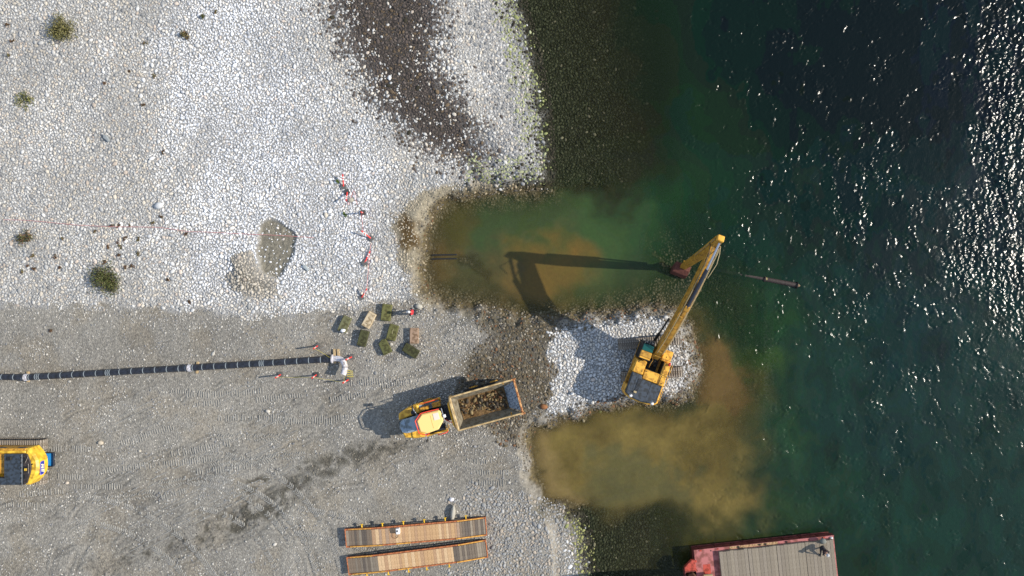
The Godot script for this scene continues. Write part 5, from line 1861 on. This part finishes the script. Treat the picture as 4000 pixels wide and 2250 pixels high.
func blocks() -> void:
	var defs := [
		["mossy grey block with a white sack on its corner, leftmost", 1344, 1267, -24, 1.36, 0.72, [108, 108, 76]],
		["tan concrete block, the paler of the two bare ones, behind the mossy group", 1440, 1250, -29, 1.36, 0.72, [198, 180, 150]],
		["olive block lying nearest to the cobble beach, topmost of the eight", 1508, 1221, -7, 1.4, 0.8, [104, 104, 60]],
		["dark olive block standing below the tan one", 1417, 1322, -14, 1.34, 0.74, [72, 74, 44]],
		["olive block with a pale scratch across its top", 1532, 1299, -15, 1.34, 0.78, [98, 98, 56]],
		["weathered pinkish-tan block, rightmost, with straight sides", 1617, 1312, 0, 1.32, 0.72, [160, 134, 112]],
		["five-cornered olive block turned towards the pipe's elbow", 1502, 1355, 24, 1.3, 0.8, [90, 92, 52]],
		["dark green block lying askew, lowest of the eight", 1604, 1371, 58, 1.36, 0.76, [66, 68, 38]]]
	for d in defs:
		var h := 0.4
		var p := P(d[1], d[2], h)
		var g := ground_y(p.x, p.z)
		var t := thing("concrete_block", d[0], "block", Vector3(p.x, g, p.z), deg_to_rad(d[3]), "concrete blocks in the yard")
		var key := "block_%d_%d" % [d[6][0], d[6][2]]
		var mt := grimy(key, srgb(d[6][0], d[6][1], d[6][2]), 0.9, tex_grime, Vector3.ONE * 0.5)
		if d[0].begins_with("five"):
			var m := MB.new()
			m.prism(PackedVector2Array([Vector2(-0.38, -0.42), Vector2(0.0, -0.66), Vector2(0.36, -0.6), Vector2(0.4, 0.62), Vector2(-0.36, 0.66)]), -0.04, h, 0.04)
			part("slab", m, mt, t)
		else:
			boxpart("slab", Vector3(0, h * 0.5 - 0.02, 0), Vector3(d[5], h + 0.04, d[4]), mt, t, 0.035)
		for s in [-0.3, 0.35]:
			tubepart("lifting_loop", [Vector3(-0.06, h - 0.01, s), Vector3(-0.03, h + 0.035, s), Vector3(0.03, h + 0.035, s), Vector3(0.06, h - 0.01, s)], 0.011, mats["black_steel"], t, 5)
		if d[0].contains("scratch"):
			boxpart("scratch", Vector3(0.02, h + 0.001, -0.1), Vector3(0.025, 0.004, 0.46), solid("scratch_pale", srgb(190, 184, 140), 0.8), t, 0.001)
		if d[0].begins_with("mossy"):
			var sack := MB.new()
			sack.ball(Vector3(0, 0.06, 0), Vector3(0.22, 0.1, 0.17), 8, 12, 0.3, 5)
			var o := part("sack", sack, mats["white_plastic"])
			o.transform = t.transform * Transform3D(Basis(Vector3.UP, 0.6), Vector3(0.16, h, 0.5))
			tag(o, "white sack lying on the corner of the leftmost mossy block", "sack")

func posts() -> void:
	var red := solid("red_post_plastic", srgb(222, 66, 60), 0.45)
	var white := solid("reflective_white", srgb(236, 228, 224), 0.4)
	var base := solid("rubber_base", srgb(92, 92, 90), 0.85)
	var dark := solid("dark_rubber_base", srgb(62, 64, 64), 0.85)
	# label, base pixel, lean towards (x, z), lean in degrees, base turn
	var defs := [
		["red marker post leaning left behind the black pipe, nearest the concrete blocks", 1240, 1351, -0.3, 1.0, 8, 0.6, base],
		["red marker post right of the pipe's white elbow", 1374, 1394, -1.0, 0.55, 16, 0.2, base],
		["red marker post in front of the pipe, farthest left of the standing ones", 1096, 1463, -0.5, 0.9, 9, 0.1, base],
		["red marker post on a dark square base in front of the pipe's end", 1235, 1464, -0.4, 1.0, 8, 0.05, dark],
		["red marker post below the elbow, nearest to the dump truck", 1361, 1483, -0.8, 0.5, 14, 0.2, base],
		["red marker post lying beside the bright green weed, topmost of the beach row", 1341, 730, 0.05, -1.0, 62, 0.1, base],
		["red marker post tipped over beside a pale boulder, second in the beach row", 1356, 750, 0.1, 1.0, 48, 0.5, dark],
		["red marker post standing upright on a dark base among the cobbles", 1417, 831, 0.3, 0.2, 6, 0.1, dark],
		["red marker post leaning hard towards the upper left, fourth in the beach row", 1450, 932, -0.8, -0.7, 55, 0.7, base],
		["red marker post lying flat with white bands showing, fifth in the beach row", 1424, 1028, 0.5, -1.0, 84, 0.6, base],
		["red marker post toppled on a grey base, lowest of the beach row", 1412, 1163, 0.6, -0.8, 58, 0.4, base]]
	var tips := []
	var proto: Node3D = null
	for d in defs:
		var p := P(d[1], d[2], 0.05)
		var g := ground_y(p.x, p.z) + 0.06
		var dir := Vector3(d[3], 0, d[4]).normalized()
		var ang := deg_to_rad(d[5])
		var t := thing("marker_post", d[0], "post", Vector3(p.x, g, p.z), d[6], "red marker posts")
		var b := MB.new()
		b.box(Vector3(0, 0.03, 0), Vector3(0.42, 0.07, 0.42), 0.02)
		part("base", b, d[7], t)
		var loc := Basis(Vector3.UP, -d[6]) * dir
		var axis_ := Vector3.UP.cross(loc).normalized()
		var tilt := Basis(axis_, ang)
		var tubes := [["post", 0.06, 1.08, 0.062, red], ["band", 0.62, 0.72, 0.067, white], ["band", 0.82, 0.92, 0.067, white]]
		for q in tubes:
			tubepart(q[0], [tilt * Vector3(0, q[1], 0), tilt * Vector3(0, q[2], 0)], q[3], q[4], t, 10)
		tubepart("handle", [tilt * Vector3(-0.05, 1.08, 0), tilt * Vector3(-0.04, 1.14, 0), tilt * Vector3(0.04, 1.14, 0), tilt * Vector3(0.05, 1.08, 0)], 0.018, red, t, 6)
		tips.append(t.transform * (tilt * Vector3(0, 1.0, 0)))
	# tape: yellow round the pipe's end, red and white on the beach
	var yellow := solid("yellow_tape", srgb(206, 190, 64), 0.6)
	var redtape := solid("red_tape", srgb(226, 90, 90), 0.6)
	var spans := [
		["yellow warning tape from the post behind the pipe to its end", [tips[0], P(1297, 1404, 0.62)], 0.25, yellow],
		["yellow warning tape hanging along the posts in front of the pipe", [tips[2], tips[3], tips[4]], 0.3, yellow],
		["yellow warning tape running past the elbow's mouth", [tips[1], tips[4]], 0.2, yellow],
		["red tape sagging to the cobbles between the second and third beach posts", [tips[6], P(1362, 800, 0.1), P(1382, 742, 0.1), P(1396, 800, 0.1)], 0.02, redtape],
		["red tape running down the beach from the upright post", [tips[7], P(1418, 900, 0.15), tips[8]], 0.1, redtape],
		["red tape trailing along the cobbles to the lowest beach post", [P(1450, 950, 0.15), tips[9], P(1440, 1060, 0.1), P(1432, 1130, 0.1), tips[10]], 0.05, redtape]]
	for s in spans:
		var path := []
		for k in s[1].size() - 1:
			for q in 8:
				var f := q / 8.0
				var v: Vector3 = s[1][k].lerp(s[1][k + 1], f)
				v.y -= s[2] * 4.0 * f * (1.0 - f)
				v.y = maxf(v.y, ground_y(v.x, v.z) + 0.12)
				path.append(v + Vector3(rng.randf_range(-0.03, 0.03), 0, rng.randf_range(-0.03, 0.03)))
		path.append(s[1][-1])
		var o := tubepart("warning_tape", path, 0.01, s[3], self, 5)
		tag(o, s[0], "tape", "warning tapes between the posts")
	var ribs := thing("lath_bundle", "row of thin yellow laths lying beside the elbow's mouth", "laths", P(1362, 1452, 0.05))
	for k in 4:
		boxpart("lath", Vector3(0.1 + 0.02 * k, 0.12, -0.1 + 0.17 * k), Vector3(0.55, 0.03, 0.05), yellow, ribs, 0.006, Basis(Vector3.UP, -0.2 + 0.06 * k))
	# the faded red line across the beach
	var rp := []
	for q in [[10, 553], [60, 554], [100, 557], [150, 562], [200, 567], [245, 569], [290, 571], [345, 571], [400, 572], [440, 577], [475, 583], [520, 584], [560, 586], [600, 588], [640, 590], [700, 592], [790, 598]]:
		var p := D(q[0], q[1])
		rp.append(Vector3(p.x, ground_y(p.x, p.y) + 0.15, p.y))
	var rope := tubepart("red_line", rp, 0.016, solid("faded_red_cord", srgb(226, 150, 146), 0.8), self, 5)
	tag(rope, "thin faded red cord laid straight across the cobble beach", "cord")

func odds() -> void:
	# boulders that stand out
	var bl := [
		["large pale boulder alone on the gravel in mid yard", 1045, 1607, 0.2, [205, 198, 186], 0],
		["flat oval stone beside the parked excavator's track marks", 392, 1730, 0.24, [196, 184, 164], 0],
		["grey angular slab on the upper cobbles", 416, 540, 0.42, [150, 156, 158], 1],
		["big rounded white boulder on the middle of the bar", 620, 803, 0.36, [206, 208, 208], 0],
		["grey-green angular slab right of the dug patch", 1194, 1046, 0.36, [166, 174, 176], 1],
		["smooth pale boulder behind the person in the white helmet", 1636, 1197, 0.3, [188, 184, 170], 0],
		["long pale boulder standing above the upper ramp", 1769, 2003, 0.55, [176, 172, 160], 0],
		["bright white lump above the long boulder by the ramp", 1764, 1952, 0.22, [236, 234, 238], 0],
		["flat tan boulder by the posts fallen on the beach", 1369, 781, 0.28, [176, 172, 156], 0],
		["rust-brown slab lying beside the dump truck's tail", 2124, 1589, 0.3, [150, 104, 70], 0],
		["small pale boulder on the yard near the chevron tyre marks", 545, 1762, 0.13, [200, 192, 176], 0],
		["white stone beside the parked excavator's blue tray", 258, 1888, 0.16, [206, 194, 178], 0]]
	for b in bl:
		var p := P(b[1], b[2], 0.1)
		var m := MB.new()
		if b[5]:
			m.prism(PackedVector2Array([Vector2(-1.0, -0.35), Vector2(-0.2, -0.55), Vector2(0.9, 0.1), Vector2(0.7, 0.5), Vector2(-0.5, 0.3)]), -0.3, 0.35, 0.12)
		else:
			m.ball(Vector3(0, 0.1, 0), Vector3(1.0, 0.62, 0.75), 12, 16, 0.14, b[1])
		var mt: StandardMaterial3D = stone_mat.duplicate()
		mt.vertex_color_use_as_albedo = false
		mt.albedo_color = srgb(b[4][0], b[4][1], b[4][2])
		mt.resource_name = "boulder_%d" % b[1]
		var o := part("boulder", m, mt)
		var turn := 1.45 if b[0].begins_with("long") else (-0.5 if b[5] else rng.randf_range(-0.3, 0.3))
		var s: float = b[3]
		var sc := Vector3(s * 1.25, s * 0.9, s * 0.5) if b[0].begins_with("long") else Vector3.ONE * s
		o.transform = Transform3D(Basis(Vector3.UP, turn).scaled_local(sc), Vector3(p.x, ground_y(p.x, p.z) + s * 0.15, p.z))
		tag(o, b[0], "boulder")
	# pipe lying in the river
	var dark := grimy("slimy_dark_pipe", srgb(58, 46, 42), 0.6, tex_grime, Vector3.ONE * 0.8)
	var rp := thing("sunken_pipe", "dark rusty pipe lying awash in the river right of the bucket", "pipe")
	var a := P(2834, 1061, -1.1)
	var b := P(3110, 1114, -1.05)
	a.y = -1.22
	b.y = -1.0
	tubepart("pipe_length", [a, a.lerp(b, 0.56)], 0.17, dark, rp, 16)
	tubepart("pipe_length", [a.lerp(b, 0.56), b], 0.21, dark, rp, 16)
	tubepart("collar", [a.lerp(b, 0.545), a.lerp(b, 0.565)], 0.26, dark, rp, 16)
	boxpart("clamp", a.lerp(b, 0.57) + Vector3(0, 0.2, -0.05), Vector3(0.12, 0.08, 0.2), solid("clamp_brass", srgb(168, 150, 96), 0.5), rp, 0.02)
	tubepart("end_flange", [b, b + (b - a).normalized() * 0.06], 0.3, mats["black_steel"], rp, 16)
	tubepart("end_cap", [b + (b - a).normalized() * 0.06, b + (b - a).normalized() * 0.3], [0.19, 0.08], solid("cap_tan", srgb(140, 116, 88), 0.8), rp, 14)
	tubepart("pipe_tail", [a, a - Vector3(0.4, 0.15, 0.05), a - Vector3(1.7, 0.9, 0.25)], [0.22, 0.18, 0.16], dark, rp, 12)
	# rails sunk in the pool
	var rl := thing("sunken_skid", "pair of dark rails lying on the bottom of the dug pool", "skid", P(1737, 1004, -1.4), deg_to_rad(1))
	for s in [-0.17, 0.17]:
		boxpart("rail", Vector3(0, 0.35, s), Vector3(2.2, 0.16, 0.14), mats["black_steel"], rl, 0.02)
	boxpart("crosspiece", Vector3(0.2, 0.31, 0), Vector3(1.1, 0.08, 0.3), mats["dark_rust_beam"], rl, 0.02)
	person("person in a white helmet and red vest bending down behind the concrete blocks", Vector3(P(1626, 1219, 0).x, ground_y(-8.1, 2.0) + 0.02, P(1626, 1219, 0).z), deg_to_rad(172), false, lin(46, 44, 50), lin(40, 44, 56), lin(206, 50, 56))
	var deck := Vector3(27.3 - 1.25, 0.33, 21.0 + 0.86)
	person("person in a white helmet and dark clothes crouching at the corner of the barge", deck, deg_to_rad(-60), true, lin(40, 38, 42), lin(34, 34, 40), lin(58, 40, 42))
	var bag := MB.new()
	bag.ball(Vector3.ZERO, Vector3(0.26, 0.2, 0.22), 8, 12, 0.25, 9)
	var bo := part("tool_bag", bag, solid("grey_canvas", srgb(120, 122, 116), 0.85))
	bo.position = deck + Vector3(0.18, 0.08, -0.5)
	tag(bo, "grey tool bag lying beside the crouching person on the barge", "bag")

# ---------------------------------------------------------------- tracks pressed into the yard
func tracks() -> void:
	var where := []
	var col := []
	var bands := [
		# x, y, length, width, slant of the bars, chevron
		[560, 990, 190, 18, 0.05, 0], [640, 1052, 190, 20, 0.0, 0], [700, 1000, 120, 16, 0.1, 0], [470, 985, 90, 14, 0.0, 0], [520, 1015, 70, 16, 0.1, 0], [760, 1060, 150, 22, 0.0, 0], [830, 1052, 100, 18, 0.06, 0],
		[150, 1128, 55, 18, 0.0, 0], [205, 1128, 50, 18, 0.0, 0], [170, 1200, 60, 18, 0.0, 0], [300, 1180, 120, 16, 0.15, 0], [440, 1165, 160, 20, 0.12, 0], [500, 1130, 150, 18, 0.2, 0], [560, 1180, 140, 18, 0.1, 0],
		[380, 1090, 110, 16, 0.25, 0], [330, 1110, 60, 16, 0.2, 0], [240, 1225, 120, 18, 0.0, 0], [100, 1240, 110, 18, 0.05, 0], [60, 1270, 100, 16, 0.0, 0], [430, 1245, 60, 20, 0.25, 0], [620, 1100, 160, 16, 0.0, 1], [700, 1150, 130, 16, 0.1, 1],
		[480, 1210, 170, 18, 0.1, 1], [600, 1160, 160, 18, 0.05, 1], [330, 1250, 130, 16, 0.1, 1], [560, 1240, 130, 18, 0.2, 1], [1240, 1190, 90, 18, 0.0, 0], [1240, 1215, 80, 18, 0.0, 0], [1200, 1160, 60, 14, 0.0, 0], [920, 960, 110, 22, 0.1, 0], [870, 1000, 90, 18, 0.15, 0], [990, 965, 80, 20, 0.1, 0]]
	for b in bands:
		var c := D(b[0], b[1])
		var dir := Vector2(cos(-b[4]), sin(-b[4]))
		var nrm := Vector2(-dir.y, dir.x)
		var length: float = b[2] / 29.62
		var k := -length * 0.5
		while k < length * 0.5:
			k += 0.2
			if rng.randf() < 0.1:
				continue
			var p := c + dir * k + nrm * rng.randf_range(-0.08, 0.08)
			for s in ([0] if b[5] == 0 else [-1, 1]):
				var ang: float = (b[4] + PI / 2) + s * 0.6
				var q: Vector2 = p + nrm * s * 0.18
				var lw: float = b[3] / 29.62 * (1.0 if s == 0 else 0.55) * rng.randf_range(0.5, 1.0)
				var y := ground_y(q.x, q.y)
				where.append(Transform3D(Basis(Vector3.UP, ang).scaled_local(Vector3(lw, rng.randf_range(1.0, 1.7), 1.0)), Vector3(q.x, y + 0.012, q.y)))
				col.append(vary(Color(0.29, 0.282, 0.258), 0.12))
	# tyre ruts curving round the ramps, and long straight wheel lines
	var arcs := []
	for a in RUT_ARCS:
		for off in [0.25, 2.35]:
			arcs.append([Vector2(a[0], a[1]), a[2] + off, -1.5, -0.1])
	for a in arcs:
		var th: float = a[2]
		while th < a[3]:
			th += 0.17 / a[1]
			var ctr: Vector2 = a[0]
			var q: Vector2 = ctr + Vector2(cos(th), sin(th)) * a[1]
			if rng.randf() < 0.3 or q.y > 30.0:
				continue
			for s in [-1, 1]:
				var e: Vector2 = q + Vector2(cos(th), sin(th)) * s * 0.12
				where.append(Transform3D(Basis(Vector3.UP, -th + s * 0.6).scaled_local(Vector3(0.26, 1.0, 1.0)), Vector3(e.x, ground_y(e.x, e.y) + 0.012, e.y)))
				col.append(vary(Color(0.31, 0.302, 0.278), 0.1))
	var lines := [[[560, 1010], [830, 880]], [[420, 1250], [760, 1090]], [[330, 1400], [640, 1240]], [[250, 1150], [430, 1060]], [[440, 1320], [740, 1180]], [[180, 1330], [420, 1200]]]
	for l in lines:
		var p0 := D(l[0][0], l[0][1])
		var p1 := D(l[1][0], l[1][1])
		var n := int(p0.distance_to(p1) / 0.3)
		for s in [0.0, 0.42, 1.9, 2.3]:
			for k in n:
				if rng.randf() < 0.25:
					continue
				var q: Vector2 = p0.lerp(p1, (k + 0.5) / n) + (p1 - p0).normalized().orthogonal() * s
				where.append(Transform3D(Basis(Vector3.UP, -(p1 - p0).angle()).scaled_local(Vector3(0.34, 0.8, 0.8)), Vector3(q.x, ground_y(q.x, q.y) + 0.01, q.y)))
				col.append(vary(Color(0.31, 0.302, 0.278), 0.1))
	var m := MB.new()
	m.xf = Transform3D(Basis(Vector3.UP, PI / 2), Vector3.ZERO)
	var prof := [Vector2(-0.06, -0.03), Vector2(-0.02, 0.022), Vector2(0.02, 0.022), Vector2(0.06, -0.03)]
	for k in 3:
		var a: Vector2 = prof[k]
		var b: Vector2 = prof[k + 1]
		m.oq(Vector3(a.x, a.y, -0.5), Vector3(b.x, b.y, -0.5), Vector3(b.x, b.y, 0.5), Vector3(a.x, a.y, 0.5), Vector3(0.2 * (k - 1), 1, 0))
	for s in [-0.5, 0.5]:
		m.oq(Vector3(-0.06, -0.03, s), Vector3(-0.02, 0.022, s), Vector3(0.02, 0.022, s), Vector3(0.06, -0.03, s), Vector3(0, 0, s))
	heap_of("track_prints", [m.mesh()], where, col, ground)

func make_objects() -> void:
	tracks()
	digger_a()
	digger_b()
	dump_truck()
	ramps()
	barge()
	pipeline()
	blocks()
	posts()
	plants()
	odds()

func _ready() -> void:
	rng.seed = 20
	var cam := Camera3D.new()
	cam.name = "camera"
	cam.fov = rad_to_deg(2.0 * atan(1125.0 / PX / CAM_H))
	cam.near = 0.5
	cam.far = 3000.0
	cam.position = Vector3(0, CAM_H, 0)
	cam.rotation_degrees = Vector3(-90, 0, 0)
	add_child(cam)
	cam.current = true
	var env := Environment.new()
	env.background_mode = Environment.BG_SKY
	var sky := Sky.new()
	var psm := ProceduralSkyMaterial.new()
	psm.sky_top_color = Color(0.45, 0.51, 0.6)
	psm.sky_horizon_color = Color(0.66, 0.72, 0.79)
	psm.sky_curve = 0.2
	psm.ground_bottom_color = Color(0.3, 0.3, 0.28)
	psm.ground_horizon_color = Color(0.6, 0.64, 0.68)
	psm.sun_angle_max = 12.0
	sky.sky_material = psm
	env.sky = sky
	env.background_energy_multiplier = 1.45
	env.tonemap_mode = Environment.TONE_MAPPER_LINEAR
	env.tonemap_exposure = 1.3
	env.sdfgi_enabled = true
	env.ssao_enabled = true
	env.ssil_enabled = true
	var we := WorldEnvironment.new()
	we.name = "environment"
	we.environment = env
	add_child(we)
	var sun := DirectionalLight3D.new()
	sun.name = "sun"
	sun.light_energy = 1.42
	sun.light_color = Color(1.0, 0.965, 0.91)
	sun.light_angular_distance = 0.5
	sun.shadow_enabled = true
	add_child(sun)
	sun.look_at_from_position(Vector3.ZERO, SUN, Vector3.UP)
	tex_grime = noise_tex(31, 0.02, Color(0.74, 0.71, 0.66), Color(1, 1, 1), 256, 6, 0.4)
	tex_wood = noise_tex(33, 0.03, Color(0.72, 0.7, 0.68), Color(1, 1, 1), 256, 4)
	tex_stone = noise_tex(35, 0.03, Color(0.88, 0.88, 0.885), Color(1, 1, 1), 128, 4)
	var t0 := Time.get_ticks_msec()
	make_masks()
	print("masks ", Time.get_ticks_msec() - t0)
	make_ground()
	print("ground ", Time.get_ticks_msec() - t0)
	make_river()
	print("river ", Time.get_ticks_msec() - t0)
	make_stones()
	print("stones ", Time.get_ticks_msec() - t0)
	make_objects()
